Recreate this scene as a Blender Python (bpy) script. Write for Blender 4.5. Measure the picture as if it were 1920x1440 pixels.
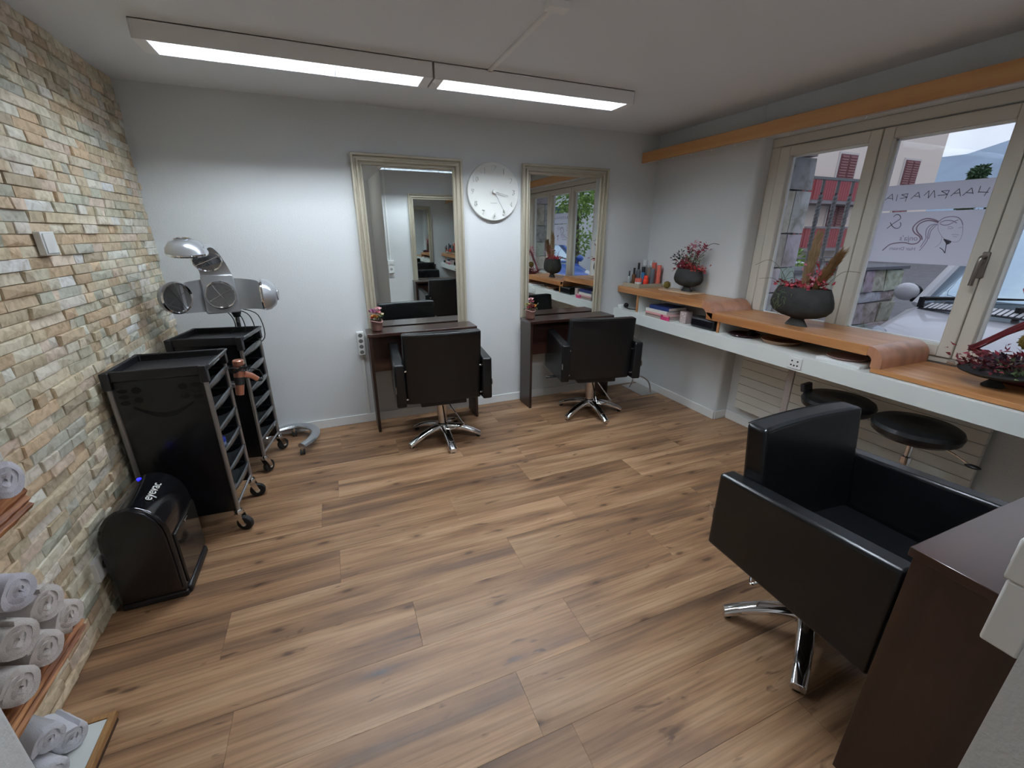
import bpy, bmesh, math, random
from mathutils import Vector, Matrix
random.seed(7)
SC = bpy.context.scene
COL = SC.collection
for o in list(bpy.data.objects):
    bpy.data.objects.remove(o)

# ---------------------------------------------------------------- camera
cam = bpy.data.cameras.new('camera')
cam.sensor_fit = 'HORIZONTAL'; cam.sensor_width = 36.0
cam.lens = 798.88 / 1920 * 36.0
cam.clip_start = 0.02; cam.clip_end = 2000
camo = bpy.data.objects.new('camera', cam); COL.objects.link(camo)
_y, _p, _r = math.radians(22.35), math.radians(19.504), math.radians(0.103)
_f = Vector((math.sin(_y)*math.cos(_p), math.cos(_y)*math.cos(_p), -math.sin(_p)))
_rt = Vector((math.cos(_y), -math.sin(_y), 0)); _u = _rt.cross(_f)
_R = math.cos(_r)*_rt + math.sin(_r)*_u; _U = -math.sin(_r)*_rt + math.cos(_r)*_u
CAMZ = 1.55
camo.matrix_world = Matrix(((_R.x, _U.x, -_f.x, 0), (_R.y, _U.y, -_f.y, 0), (_R.z, _U.z, -_f.z, CAMZ), (0, 0, 0, 1)))
SC.camera = camo

# ---------------------------------------------------------------- world, exposure
w = bpy.data.worlds.new('world'); SC.world = w; w.use_nodes = True
nt = w.node_tree; nt.nodes.clear()
tc = nt.nodes.new('ShaderNodeTexCoord'); nz = nt.nodes.new('ShaderNodeTexNoise')
nz.inputs['Scale'].default_value = 2.6; nz.inputs['Detail'].default_value = 6
rp = nt.nodes.new('ShaderNodeValToRGB')
rp.color_ramp.elements[0].position = 0.38; rp.color_ramp.elements[0].color = (0.42, 0.49, 0.66, 1)
rp.color_ramp.elements[1].position = 0.66; rp.color_ramp.elements[1].color = (0.78, 0.81, 0.88, 1)
bg = nt.nodes.new('ShaderNodeBackground'); bg.inputs['Strength'].default_value = 1.4
ow = nt.nodes.new('ShaderNodeOutputWorld')
nt.links.new(tc.outputs['Generated'], nz.inputs['Vector']); nt.links.new(nz.outputs['Fac'], rp.inputs['Fac'])
nt.links.new(rp.outputs['Color'], bg.inputs['Color']); nt.links.new(bg.outputs['Background'], ow.inputs['Surface'])
SC.view_settings.view_transform = 'Standard'; SC.view_settings.look = 'None'
SC.view_settings.gamma = 1.0; SC.view_settings.use_curve_mapping = False
SC.view_settings.exposure = 0.0
TUBE_STRENGTH = 200.0          # the fluorescent tubes, see ceiling_light()

# ---------------------------------------------------------------- materials
MATS = {}
def mat(name, col=(.5, .5, .5), rough=.5, metal=0.0, bump=0.0, bscale=60, var=0.0, vscale=8, spec=.5, trans=0.0, alpha=1.0, coat=0.0, emit=None, estr=0.0, stretch=None, ior=1.45, objrand=0.0, sheen=0.0):
    if name in MATS: return MATS[name]
    m = bpy.data.materials.new(name); m.use_nodes = True
    t = m.node_tree; b = t.nodes['Principled BSDF']
    b.inputs['Base Color'].default_value = (*col, 1); b.inputs['Roughness'].default_value = rough
    b.inputs['Metallic'].default_value = metal; b.inputs['Specular IOR Level'].default_value = spec
    b.inputs['Transmission Weight'].default_value = trans; b.inputs['Alpha'].default_value = alpha
    b.inputs['Coat Weight'].default_value = coat; b.inputs['IOR'].default_value = ior
    b.inputs['Sheen Weight'].default_value = sheen
    if emit: b.inputs['Emission Color'].default_value = (*emit, 1); b.inputs['Emission Strength'].default_value = estr
    L = t.links
    def coords(scale):
        c = t.nodes.new('ShaderNodeTexCoord'); mp = t.nodes.new('ShaderNodeMapping')
        L.new(c.outputs['Object'], mp.inputs['Vector'])
        if stretch: mp.inputs['Scale'].default_value = stretch
        n = t.nodes.new('ShaderNodeTexNoise'); n.inputs['Scale'].default_value = scale; n.inputs['Detail'].default_value = 6
        L.new(mp.outputs['Vector'], n.inputs['Vector']); return n
    if var > 0:
        n = coords(vscale); r = t.nodes.new('ShaderNodeValToRGB')
        r.color_ramp.elements[0].position = .32; r.color_ramp.elements[1].position = .7
        r.color_ramp.elements[0].color = (*[max(0, c*(1-var)) for c in col], 1)
        r.color_ramp.elements[1].color = (*[min(1, c*(1+var)) for c in col], 1)
        L.new(n.outputs['Fac'], r.inputs['Fac']); L.new(r.outputs['Color'], b.inputs['Base Color'])
    if bump > 0:
        n = coords(bscale); bp = t.nodes.new('ShaderNodeBump'); bp.inputs['Strength'].default_value = bump
        bp.inputs['Distance'].default_value = .01
        L.new(n.outputs['Fac'], bp.inputs['Height']); L.new(bp.outputs['Normal'], b.inputs['Normal'])
    MATS[name] = m; return m

def ramp(t, stops):
    r = t.nodes.new('ShaderNodeValToRGB'); e = r.color_ramp.elements
    while len(e) < len(stops): e.new(.5)
    for q, (p, c) in zip(e, stops): q.position = p; q.color = (*c, 1)
    return r

def floor_mat():
    m = bpy.data.materials.new('oak_plank'); m.use_nodes = True; t = m.node_tree; L = t.links
    b = t.nodes['Principled BSDF']
    c = t.nodes.new('ShaderNodeTexCoord'); oi = t.nodes.new('ShaderNodeObjectInfo')
    ad = t.nodes.new('ShaderNodeVectorMath'); ad.operation = 'ADD'
    mul = t.nodes.new('ShaderNodeMath'); mul.operation = 'MULTIPLY'; mul.inputs[1].default_value = 37.0
    L.new(oi.outputs['Random'], mul.inputs[0]); cb = t.nodes.new('ShaderNodeCombineXYZ')
    for k in range(3): L.new(mul.outputs[0], cb.inputs[k])
    L.new(c.outputs['Object'], ad.inputs[0]); L.new(cb.outputs[0], ad.inputs[1])
    # broad dark/light streaks along the plank
    def streak(sx, sy, detail, dist):
        mp = t.nodes.new('ShaderNodeMapping'); mp.inputs['Scale'].default_value = (sx, sy, 1)
        L.new(ad.outputs[0], mp.inputs['Vector']); n = t.nodes.new('ShaderNodeTexNoise')
        n.inputs['Scale'].default_value = 1.0; n.inputs['Detail'].default_value = detail; n.inputs['Distortion'].default_value = dist
        L.new(mp.outputs['Vector'], n.inputs['Vector']); return n
    n1 = streak(1.1, 11, 4, .5); n2 = streak(2.5, 90, 5, .3); n3 = streak(5, 26, 3, .9)
    r1 = ramp(t, [(.34, (.165, .092, .052)), (.45, (.265, .145, .075)), (.54, (.365, .212, .114)), (.68, (.455, .288, .168))])
    L.new(n1.outputs['Fac'], r1.inputs['Fac'])
    r2 = ramp(t, [(.34, (.60, .57, .54)), (.58, (1, 1, 1))]); L.new(n2.outputs['Fac'], r2.inputs['Fac'])
    mx = t.nodes.new('ShaderNodeMix'); mx.data_type = 'RGBA'; mx.blend_type = 'MULTIPLY'; mx.inputs['Factor'].default_value = .75
    L.new(r1.outputs['Color'], mx.inputs['A']); L.new(r2.outputs['Color'], mx.inputs['B'])
    # thin dark cracks
    r3 = ramp(t, [(.27, (.28, .24, .22)), (.35, (1, 1, 1))]); L.new(n3.outputs['Fac'], r3.inputs['Fac'])
    mx2 = t.nodes.new('ShaderNodeMix'); mx2.data_type = 'RGBA'; mx2.blend_type = 'MULTIPLY'; mx2.inputs['Factor'].default_value = .85
    L.new(mx.outputs['Result'], mx2.inputs['A']); L.new(r3.outputs['Color'], mx2.inputs['B'])
    # knots
    mp = t.nodes.new('ShaderNodeMapping'); mp.inputs['Scale'].default_value = (1.9, 5.0, 1); L.new(ad.outputs[0], mp.inputs['Vector'])
    v = t.nodes.new('ShaderNodeTexVoronoi'); v.inputs['Scale'].default_value = .85; v.voronoi_dimensions = '2D'; v.inputs['Randomness'].default_value = 1
    wv = t.nodes.new('ShaderNodeTexNoise'); wv.inputs['Scale'].default_value = 9; L.new(ad.outputs[0], wv.inputs['Vector'])
    av = t.nodes.new('ShaderNodeVectorMath'); av.operation = 'MULTIPLY_ADD'; av.inputs[1].default_value = (.14, .14, .14)
    L.new(wv.outputs['Color'], av.inputs[0]); L.new(mp.outputs['Vector'], av.inputs[2]); L.new(av.outputs[0], v.inputs['Vector'])
    r4 = ramp(t, [(.02, (.22, .18, .15)), (.055, (.74, .70, .66)), (.12, (1, 1, 1))]); L.new(v.outputs['Distance'], r4.inputs['Fac'])
    mx3 = t.nodes.new('ShaderNodeMix'); mx3.data_type = 'RGBA'; mx3.blend_type = 'MULTIPLY'; mx3.inputs['Factor'].default_value = .9
    L.new(mx2.outputs['Result'], mx3.inputs['A']); L.new(r4.outputs['Color'], mx3.inputs['B'])
    # a little tone shift from plank to plank
    hs = t.nodes.new('ShaderNodeHueSaturation'); mr = t.nodes.new('ShaderNodeMapRange')
    mr.inputs['To Min'].default_value = .88; mr.inputs['To Max'].default_value = 1.14
    L.new(oi.outputs['Random'], mr.inputs['Value']); L.new(mr.outputs['Result'], hs.inputs['Value'])
    L.new(mx3.outputs['Result'], hs.inputs['Color']); L.new(hs.outputs['Color'], b.inputs['Base Color'])
    b.inputs['Roughness'].default_value = .42; b.inputs['Specular IOR Level'].default_value = .45
    bp = t.nodes.new('ShaderNodeBump'); bp.inputs['Strength'].default_value = .12; bp.inputs['Distance'].default_value = .004
    L.new(n2.outputs['Fac'], bp.inputs['Height']); L.new(bp.outputs['Normal'], b.inputs['Normal'])
    return m

def grain_mat(name, dark, mid, light, rough=.4, axis='y', scale=1.0, coat=0.0, fine=.5):
    m = bpy.data.materials.new(name); m.use_nodes = True; t = m.node_tree; L = t.links; b = t.nodes['Principled BSDF']
    c = t.nodes.new('ShaderNodeTexCoord'); mp = t.nodes.new('ShaderNodeMapping'); L.new(c.outputs['Object'], mp.inputs['Vector'])
    s = {'x': (1.2, 16, 16), 'y': (16, 1.2, 16), 'z': (16, 16, 1.2)}[axis]
    mp.inputs['Scale'].default_value = tuple(k*scale for k in s)
    n = t.nodes.new('ShaderNodeTexNoise'); n.inputs['Scale'].default_value = 1.0; n.inputs['Detail'].default_value = 7; n.inputs['Distortion'].default_value = .6
    L.new(mp.outputs['Vector'], n.inputs['Vector'])
    r = ramp(t, [(.3, dark), (.5, mid), (.72, light)]); L.new(n.outputs['Fac'], r.inputs['Fac'])
    L.new(r.outputs['Color'], b.inputs['Base Color']); b.inputs['Roughness'].default_value = rough; b.inputs['Coat Weight'].default_value = coat
    b.inputs['Coat Roughness'].default_value = .15
    bp = t.nodes.new('ShaderNodeBump'); bp.inputs['Strength'].default_value = fine*.2; bp.inputs['Distance'].default_value = .004
    L.new(n.outputs['Fac'], bp.inputs['Height']); L.new(bp.outputs['Normal'], b.inputs['Normal'])
    MATS[name] = m; return m

def stone_mat(name, attr='Col', rough=.75, nscale=28, amt=.35):
    m = bpy.data.materials.new(name); m.use_nodes = True; t = m.node_tree; L = t.links; b = t.nodes['Principled BSDF']
    a = t.nodes.new('ShaderNodeAttribute'); a.attribute_name = attr
    c = t.nodes.new('ShaderNodeTexCoord'); n = t.nodes.new('ShaderNodeTexNoise'); n.inputs['Scale'].default_value = nscale; n.inputs['Detail'].default_value = 8
    n.inputs['Distortion'].default_value = .8; L.new(c.outputs['Object'], n.inputs['Vector'])
    r = ramp(t, [(.3, (1-amt, 1-amt*1.1, 1-amt*1.3)), (.55, (1, 1, 1)), (.8, (1+amt*.25,)*3)]); L.new(n.outputs['Fac'], r.inputs['Fac'])
    mx = t.nodes.new('ShaderNodeMix'); mx.data_type = 'RGBA'; mx.blend_type = 'MULTIPLY'; mx.inputs['Factor'].default_value = 1
    L.new(a.outputs['Color'], mx.inputs['A']); L.new(r.outputs['Color'], mx.inputs['B']); L.new(mx.outputs['Result'], b.inputs['Base Color'])
    b.inputs['Roughness'].default_value = rough
    bp = t.nodes.new('ShaderNodeBump'); bp.inputs['Strength'].default_value = .5; bp.inputs['Distance'].default_value = .006
    L.new(n.outputs['Fac'], bp.inputs['Height']); L.new(bp.outputs['Normal'], b.inputs['Normal'])
    return m

# ---------------------------------------------------------------- mesh building
class MB:
    def __init__(s): s.v = []; s.f = []
    def add(s, vs, fs):
        k = len(s.v); s.v += [tuple(p) for p in vs]; s.f += [tuple(i+k for i in f) for f in fs]; return s
    def box(s, a, b):
        x0, y0, z0 = a; x1, y1, z1 = b
        return s.add([(x0,y0,z0),(x1,y0,z0),(x1,y1,z0),(x0,y1,z0),(x0,y0,z1),(x1,y0,z1),(x1,y1,z1),(x0,y1,z1)],
                     [(0,3,2,1),(4,5,6,7),(0,1,5,4),(1,2,6,5),(2,3,7,6),(3,0,4,7)])
    def prism(s, poly, axis, lo, hi):
        n = len(poly)
        def P(p, t): return {'x': (t, p[0], p[1]), 'y': (p[0], t, p[1]), 'z': (p[0], p[1], t)}[axis]
        return s.add([P(p, lo) for p in poly]+[P(p, hi) for p in poly],
                     [tuple(range(n-1, -1, -1)), tuple(range(n, 2*n))]+[(i, (i+1) % n, n+(i+1) % n, n+i) for i in range(n)])
    def tube(s, pts, r, n=8, caps=True, flat=1.0, up=None):
        pts = [Vector(p) for p in pts]; m = len(pts)
        rr = r if isinstance(r, (list, tuple)) else [r]*m
        T = []
        for i in range(m):
            d = pts[min(i+1, m-1)]-pts[max(i-1, 0)]; T.append(d.normalized() if d.length > 1e-9 else Vector((0, 0, 1)))
        ref = Vector(up) if up else (Vector((0, 0, 1)) if abs(T[0].z) < .9 else Vector((1, 0, 0)))
        A = (ref-T[0]*ref.dot(T[0])).normalized(); vs = []
        for i in range(m):
            A = A-T[i]*A.dot(T[i])
            A = A.normalized() if A.length > 1e-6 else T[i].orthogonal().normalized()
            B = T[i].cross(A)
            for j in range(n):
                a = 2*math.pi*j/n; vs.append(pts[i]+A*(math.cos(a)*rr[i]*flat)+B*(math.sin(a)*rr[i]))
        fs = [(i*n+j, i*n+(j+1) % n, (i+1)*n+(j+1) % n, (i+1)*n+j) for i in range(m-1) for j in range(n)]
        if caps: fs += [tuple(range(n-1, -1, -1)), tuple(range((m-1)*n, m*n))]
        return s.add(vs, fs)
    def cyl(s, p0, p1, r0, r1=None, n=16): return s.tube([p0, p1], [r0, r0 if r1 is None else r1], n)
    def lathe(s, prof, n=24, c=(0, 0, 0), sx=1.0, sy=1.0, axis='z'):
        vs = []; m = len(prof)
        for r, z in prof:
            for j in range(n):
                a = 2*math.pi*j/n; x, y = r*math.cos(a)*sx, r*math.sin(a)*sy
                p = {'z': (x, y, z), 'x': (z, x, y), 'y': (x, z, y)}[axis]
                vs.append((p[0]+c[0], p[1]+c[1], p[2]+c[2]))
        fs = [(i*n+j, i*n+(j+1) % n, (i+1)*n+(j+1) % n, (i+1)*n+j) for i in range(m-1) for j in range(n)]
        if prof[0][0] > 1e-6: fs.append(tuple(range(n-1, -1, -1)))
        if prof[-1][0] > 1e-6: fs.append(tuple(range((m-1)*n, m*n)))
        return s.add(vs, fs)
    def sphere(s, c, r, n=12, m=8, sc=(1, 1, 1)):
        vs = [(c[0], c[1], c[2]-r*sc[2])]
        for i in range(1, m):
            t = math.pi*i/m-math.pi/2
            for j in range(n):
                a = 2*math.pi*j/n; vs.append((c[0]+r*sc[0]*math.cos(t)*math.cos(a), c[1]+r*sc[1]*math.cos(t)*math.sin(a), c[2]+r*sc[2]*math.sin(t)))
        vs.append((c[0], c[1], c[2]+r*sc[2])); fs = []
        for j in range(n): fs.append((0, 1+(j+1) % n, 1+j)); fs.append((len(vs)-1, 1+(m-2)*n+j, 1+(m-2)*n+(j+1) % n))
        for i in range(m-2):
            for j in range(n): fs.append((1+i*n+j, 1+i*n+(j+1) % n, 1+(i+1)*n+(j+1) % n, 1+(i+1)*n+j))
        return s.add(vs, fs)
    def grid(s, f, nu, nv, closed_u=False):
        vs = [f(i/(nu if closed_u else nu), j/nv) for j in range(nv+1) for i in range(nu+(0 if closed_u else 1))]
        k = nu if closed_u else nu+1
        return s.add(vs, [(j*k+i, j*k+(i+1) % k, (j+1)*k+(i+1) % k, (j+1)*k+i) for j in range(nv) for i in range(nu)])
    def xf(s, M):
        s.v = [tuple(M @ Vector(p)) for p in s.v]; return s
    def mesh(s, name, smooth=True, ang=35, fix=True):
        me = bpy.data.meshes.new(name); me.from_pydata(s.v, [], s.f)
        if fix:
            bm = bmesh.new(); bm.from_mesh(me); bmesh.ops.recalc_face_normals(bm, faces=bm.faces); bm.to_mesh(me); bm.free()
        if smooth:
            me.shade_smooth(); me.set_sharp_from_angle(angle=math.radians(ang))
        me.update(); return me
    def build(s, name, m, parent=None, smooth=True, bevel=0, seg=2, ang=35, fix=True, loc=None, label=None, solid=0):
        o = bpy.data.objects.new(name, s.mesh(name, smooth, ang, fix)); COL.objects.link(o)
        if m: o.data.materials.append(m)
        if parent: o.parent = parent
        if loc: o.location = loc
        if solid:
            md = o.modifiers.new('solid', 'SOLIDIFY'); md.thickness = solid; md.offset = 0
        if bevel:
            md = o.modifiers.new('bevel', 'BEVEL'); md.width = bevel; md.segments = seg; md.limit_method = 'ANGLE'; md.angle_limit = math.radians(40)
        if label: o['label'] = label
        return o

def tag(o, label=None, cat=None, group=None, kind=None):
    if label: o['label'] = label
    if cat: o['category'] = cat
    if group: o['group'] = group
    if kind: o['kind'] = kind
    return o
def thing(name, label, cat, loc=(0, 0, 0), rz=0, group=None, kind=None):
    o = bpy.data.objects.new(name, None); COL.objects.link(o); o.empty_display_size = .05
    o.location = loc; o.rotation_euler = (0, 0, math.radians(rz)); return tag(o, label, cat, group, kind)
def struct(name, mb, m, label=None, parent=None, **k):
    o = mb.build(name, m, parent, **k)
    if not parent: o['kind'] = 'structure'
    if label: o['label'] = label
    return o
def copy_tree(o, parent=None):
    c = o.copy(); COL.objects.link(c)
    if parent: c.parent = parent
    for ch in list(o.children): copy_tree(ch, c)
    return c
def text_mesh(txt, size, name, m, parent, M, extrude=.0005, align='LEFT', shear=0.0):
    cu = bpy.data.curves.new(name, 'FONT'); cu.body = txt; cu.size = size; cu.extrude = extrude; cu.align_x = align; cu.shear = shear
    cu.resolution_u = 3
    tmp = bpy.data.objects.new('tmp_text', cu); COL.objects.link(tmp)
    dg = bpy.context.evaluated_depsgraph_get(); me = bpy.data.meshes.new_from_object(tmp.evaluated_get(dg))
    bpy.data.objects.remove(tmp); me.transform(M); me.name = name
    o = bpy.data.objects.new(name, me); COL.objects.link(o); o.data.materials.clear(); o.data.materials.append(m); o.parent = parent
    return o
def rounded(poly, r, n=4):
    out = []
    for i, p in enumerate(poly):
        p = Vector(p); a = (Vector(poly[i-1])-p); b = (Vector(poly[(i+1) % len(poly)])-p)
        rr = min(r, a.length*.49, b.length*.49); a = p+a.normalized()*rr; b = p+b.normalized()*rr
        for k in range(n+1):
            t = k/n; out.append(tuple(a*(1-t)**2+p*2*t*(1-t)+b*t*t))
    return out
def smooth_path(pts, n=6):
    P = [Vector(p) for p in pts]; out = []
    for i in range(len(P)-1):
        p0 = P[max(i-1, 0)]; p1 = P[i]; p2 = P[i+1]; p3 = P[min(i+2, len(P)-1)]
        for k in range(n):
            t = k/n
            out.append(.5*((2*p1)+(-p0+p2)*t+(2*p0-5*p1+4*p2-p3)*t*t+(-p0+3*p1-3*p2+p3)*t**3))
    out.append(P[-1]); return out
rnd = random.uniform

# palette
M_PLASTER = mat('white_plaster', (.675, .695, .705), .85, bump=.22, bscale=110)
M_CEIL = mat('ceiling_paint', (.77, .79, .815), .9, bump=.05, bscale=160)
M_TRIMW = mat('white_trim', (.80, .82, .82), .45)
M_CREAM = mat('cream_window_paint', (.64, .605, .53), .45)
M_GREYW = mat('white_laminate', (.74, .77, .75), .4)
M_OAK = floor_mat()
M_HONEY = grain_mat('honey_wood', (.34, .135, .045), (.48, .215, .080), (.58, .295, .13), .35, 'y', .8)
M_PELMET = grain_mat('pelmet_wood', (.42, .19, .06), (.52, .255, .09), (.58, .31, .125), .45, 'y', .6)
M_DARKWOOD = grain_mat('dark_stained_wood', (.014, .005, .004), (.028, .010, .007), (.044, .017, .011), .28, 'x', .7, coat=.35)
M_DARKWOODZ = grain_mat('dark_stained_panel', (.015, .006, .004), (.027, .011, .007), (.042, .018, .011), .38, 'z', .7)
M_ROUGHWOOD = grain_mat('rough_sawn_wood', (.05, .014, .006), (.26, .09, .03), (.58, .28, .11), .6, 'y', 3.2, fine=3)
M_LEATHER = mat('black_leather', (.0065, .007, .008), .27, bump=.04, bscale=400, spec=.42)
M_CHROME = mat('chrome', (.78, .78, .80), .09, 1.0)
M_STEEL = mat('brushed_steel', (.62, .58, .55), .28, 1.0)
M_BLACK = mat('black_plastic', (.010, .010, .012), .42)
M_GLOSSBLK = mat('gloss_black', (.006, .006, .008), .14, coat=.4)
M_RUBBER = mat('black_rubber', (.012, .012, .012), .7)
M_GREYMET = mat('grey_metal', (.34, .335, .335), .35, .8)
M_SILVER = mat('silver_paint', (.55, .57, .60), .25, .75)
M_SMOKE = mat('smoke_plastic', (.10, .108, .115), .22)
M_WHITEP = mat('white_plastic', (.80, .81, .80), .35)
M_FRAME = mat('champagne_silver_frame', (.60, .555, .45), .36, .45)
M_MIRROR = mat('mirror_glass', (.86, .90, .89), .0, 1.0)
M_GLASS = mat('window_glass', (1, 1, 1), .0, trans=1.0, ior=1.0, spec=.3)
M_TOWEL = mat('grey_towel', (.62, .565, .54), .95, bump=.4, bscale=420, sheen=.5)
M_TOWELB = mat('lilac_grey_towel', (.60, .585, .66), .95, bump=.4, bscale=420, sheen=.5)
M_TOWELW = mat('white_towel', (.74, .75, .82), .95, bump=.4, bscale=420, sheen=.5)
M_POT = mat('charcoal_ceramic', (.026, .026, .025), .72, spec=.3, var=.35, vscale=14, bump=.08, bscale=60)
M_COPPER = mat('rose_gold', (.62, .29, .20), .28, .7)
M_TERRA = mat('brown_glazed_pot', (.13, .065, .05), .4, var=.3, vscale=12)

def glass_mat(name, tint=(.97, .985, .98)):
    m = bpy.data.materials.new(name); m.use_nodes = True; t = m.node_tree; L = t.links; t.nodes.clear()
    o = t.nodes.new('ShaderNodeOutputMaterial'); mx = t.nodes.new('ShaderNodeMixShader'); lw = t.nodes.new('ShaderNodeLayerWeight'); lw.inputs['Blend'].default_value = .5
    pw = t.nodes.new('ShaderNodeMath'); pw.operation = 'POWER'; pw.inputs[1].default_value = 5.0
    ma = t.nodes.new('ShaderNodeMath'); ma.operation = 'MULTIPLY_ADD'; ma.inputs[1].default_value = .9; ma.inputs[2].default_value = .025
    L.new(lw.outputs['Facing'], pw.inputs[0]); L.new(pw.outputs[0], ma.inputs[0])
    tr = t.nodes.new('ShaderNodeBsdfTransparent'); tr.inputs['Color'].default_value = (*tint, 1); g = t.nodes.new('ShaderNodeBsdfGlossy'); g.inputs['Roughness'].default_value = 0.0
    L.new(ma.outputs[0], mx.inputs['Fac']); L.new(tr.outputs[0], mx.inputs[1]); L.new(g.outputs[0], mx.inputs[2]); L.new(mx.outputs[0], o.inputs['Surface'])
    return m
def film_mat(name, col, through=.12):
    m = bpy.data.materials.new(name); m.use_nodes = True; t = m.node_tree; L = t.links; t.nodes.clear()
    o = t.nodes.new('ShaderNodeOutputMaterial'); mx = t.nodes.new('ShaderNodeMixShader'); mx.inputs['Fac'].default_value = through
    a = t.nodes.new('ShaderNodeBsdfTranslucent'); a.inputs['Color'].default_value = (*col, 1)
    d = t.nodes.new('ShaderNodeBsdfDiffuse'); d.inputs['Color'].default_value = (*col, 1)
    m1 = t.nodes.new('ShaderNodeMixShader'); m1.inputs['Fac'].default_value = .35
    tr = t.nodes.new('ShaderNodeBsdfTransparent')
    L.new(a.outputs[0], m1.inputs[1]); L.new(d.outputs[0], m1.inputs[2]); L.new(m1.outputs[0], mx.inputs[1]); L.new(tr.outputs[0], mx.inputs[2]); L.new(mx.outputs[0], o.inputs['Surface'])
    return m
M_PANE = glass_mat('pane_glass')
M_FILM = film_mat('frosted_film', (.86, .86, .93))

D = 3.618            # back wall
XL, XR = -1.05, 2.965  # stone face, window wall
YR = .143            # rear wall face
H = 2.40
WIN0, WIN1 = .42, 2.52  # window recess

# ------------------------------------------------ floor with planks
fl = struct('floor', MB().box((-1.3, -1.5, -.06), (3.44, D+.12, -.006)), mat('subfloor', (.26, .155, .09), .8), 'wood-look plank floor')
PW, PL, Y0 = .236, 1.28, .818
seams = {0: .451, 1: -.5, 2: .15, 3: .694, 4: -.143, 5: .498, 6: -.23, 7: 1.147, 8: -.552, 9: .3, 10: -.1, 11: .75}
def plank_mesh(w, l):
    g = .0001; b = .0004
    x, y = l/2-g, w/2-g
    return MB().add([(-x, -y, -.006), (x, -y, -.006), (x, y, -.006), (-x, y, -.006), (-x+b, -y+b, 0), (x-b, -y+b, 0), (x-b, y-b, 0), (-x+b, y-b, 0)],
                    [(0, 3, 2, 1), (4, 5, 6, 7), (0, 1, 5, 4), (1, 2, 6, 5), (2, 3, 7, 6), (3, 0, 4, 7)]).mesh('plank', smooth=False)
_pl = {}
row = -10
while Y0+row*PW < D:
    ya, yb = Y0+row*PW, min(Y0+(row+1)*PW, D+.02)
    s = seams.get(row, rnd(0, PL)); x = s-PL*math.ceil((s+1.06)/PL)
    while x < 3.12:
        xa, xb = max(x, -1.07), min(x+PL, 3.12)
        if xb-xa > .02:
            key = (round(xb-xa, 3), round(yb-ya, 3))
            if key not in _pl:
                _pl[key] = plank_mesh(key[1], key[0]); _pl[key].materials.append(M_OAK)
            o = bpy.data.objects.new('plank', _pl[key]); COL.objects.link(o); o.parent = fl; o.location = ((xa+xb)/2, (ya+yb)/2, 0)
        x += PL
    row += 1

# ------------------------------------------------ plain walls and ceiling
struct('ceiling', MB().box((-1.3, -1.5, H), (3.44, D+.12, H+.1)), M_CEIL, 'white painted ceiling')
struct('wall_back', MB().box((-1.3, D, -.06), (3.44, D+.12, H)), M_PLASTER, 'white textured plaster wall with mirrors')
struct('wall_rear', MB().box((.885, YR-.16, 0), (3.44, YR, H)), M_PLASTER, 'white plaster wall behind the third station')
struct('wall_passage_left', MB().prism(rounded([(-1.3, -1.5), (-.615, -1.5), (-.615, .8), (-1.3, .8)], .012, 3), 'z', 0, H), M_PLASTER, 'white plaster pier beside the towel shelves')
struct('wall_passage_right', MB().box((.885, -1.5, 0), (1.05, YR-.16, H)), M_PLASTER, 'white plaster wall of the passage')
struct('wall_passage_end', MB().box((-1.3, -1.62, 0), (1.05, -1.5, H)), M_PLASTER, 'white plaster wall at the end of the passage')
# window wall: four masses round the recess, rounded reveal corner
wr = MB()
wr.prism([(XR, D), (3.30, D), (3.30, WIN1)] + rounded([(3.30, WIN1), (XR, WIN1), (XR, D)], .05, 5)[6:12], 'z', 0, H)
wr.prism(list(reversed([(XR, YR), (3.30, YR), (3.30, WIN0)] + list(reversed(rounded([(XR, YR), (XR, WIN0), (3.30, WIN0)], .05, 5)[6:12])))), 'z', 0, H)
wr.box((3.10, WIN0, 0), (3.30, WIN1, .885))
wr.box((XR, WIN0, 2.195), (3.30, WIN1, H))
struct('wall_right', wr, M_PLASTER, 'white plaster window wall with a wide window recess')
# baseboards
struct('baseboard_back', MB().box((-.98, D-.012, 0), (XR, D, .075)), M_TRIMW, 'low white baseboard under the mirror wall', bevel=.003)
bb = MB().box((XR-.012, WIN1, 0), (XR, D, .075)); bb.box((XR, WIN1-.012, 0), (3.10, WIN1, .075)); bb.box((3.088, WIN0, 0), (3.10, WIN1-.012, .075))
struct('baseboard_right', bb, M_TRIMW, 'low white baseboard under the window counter', bevel=.003)

# ------------------------------------------------ stone wall on the left
M_STONE = stone_mat('split_face_stone', amt=.32)
wl = struct('wall_left', MB().box((-1.3, .8, 0), (-1.085, D, H)), mat('stone_backing', (.10, .085, .065), .9), 'wall clad in split-face natural stone strips')
PAL = [(.47, .43, .33), (.50, .46, .37), (.42, .36, .25), (.40, .34, .23), (.36, .36, .29), (.30, .33, .28), (.33, .355, .33), (.56, .545, .51), (.60, .59, .575), (.58, .50, .44), (.46, .36, .24), (.37, .265, .155), (.42, .30, .18), (.54, .44, .37), (.45, .44, .36), (.29, .245, .17), (.49, .485, .43), (.44, .385, .28)]
Fpx = 798.88
def proj(p):
    d = Vector(p)-Vector((0, 0, CAMZ)); z = d.dot(_f)
    if z < .05: return None
    return 960+Fpx*d.dot(_R)/z, 720-Fpx*d.dot(_U)/z
stones = []
RH = 2.4/56
rs = random.Random(21)
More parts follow.
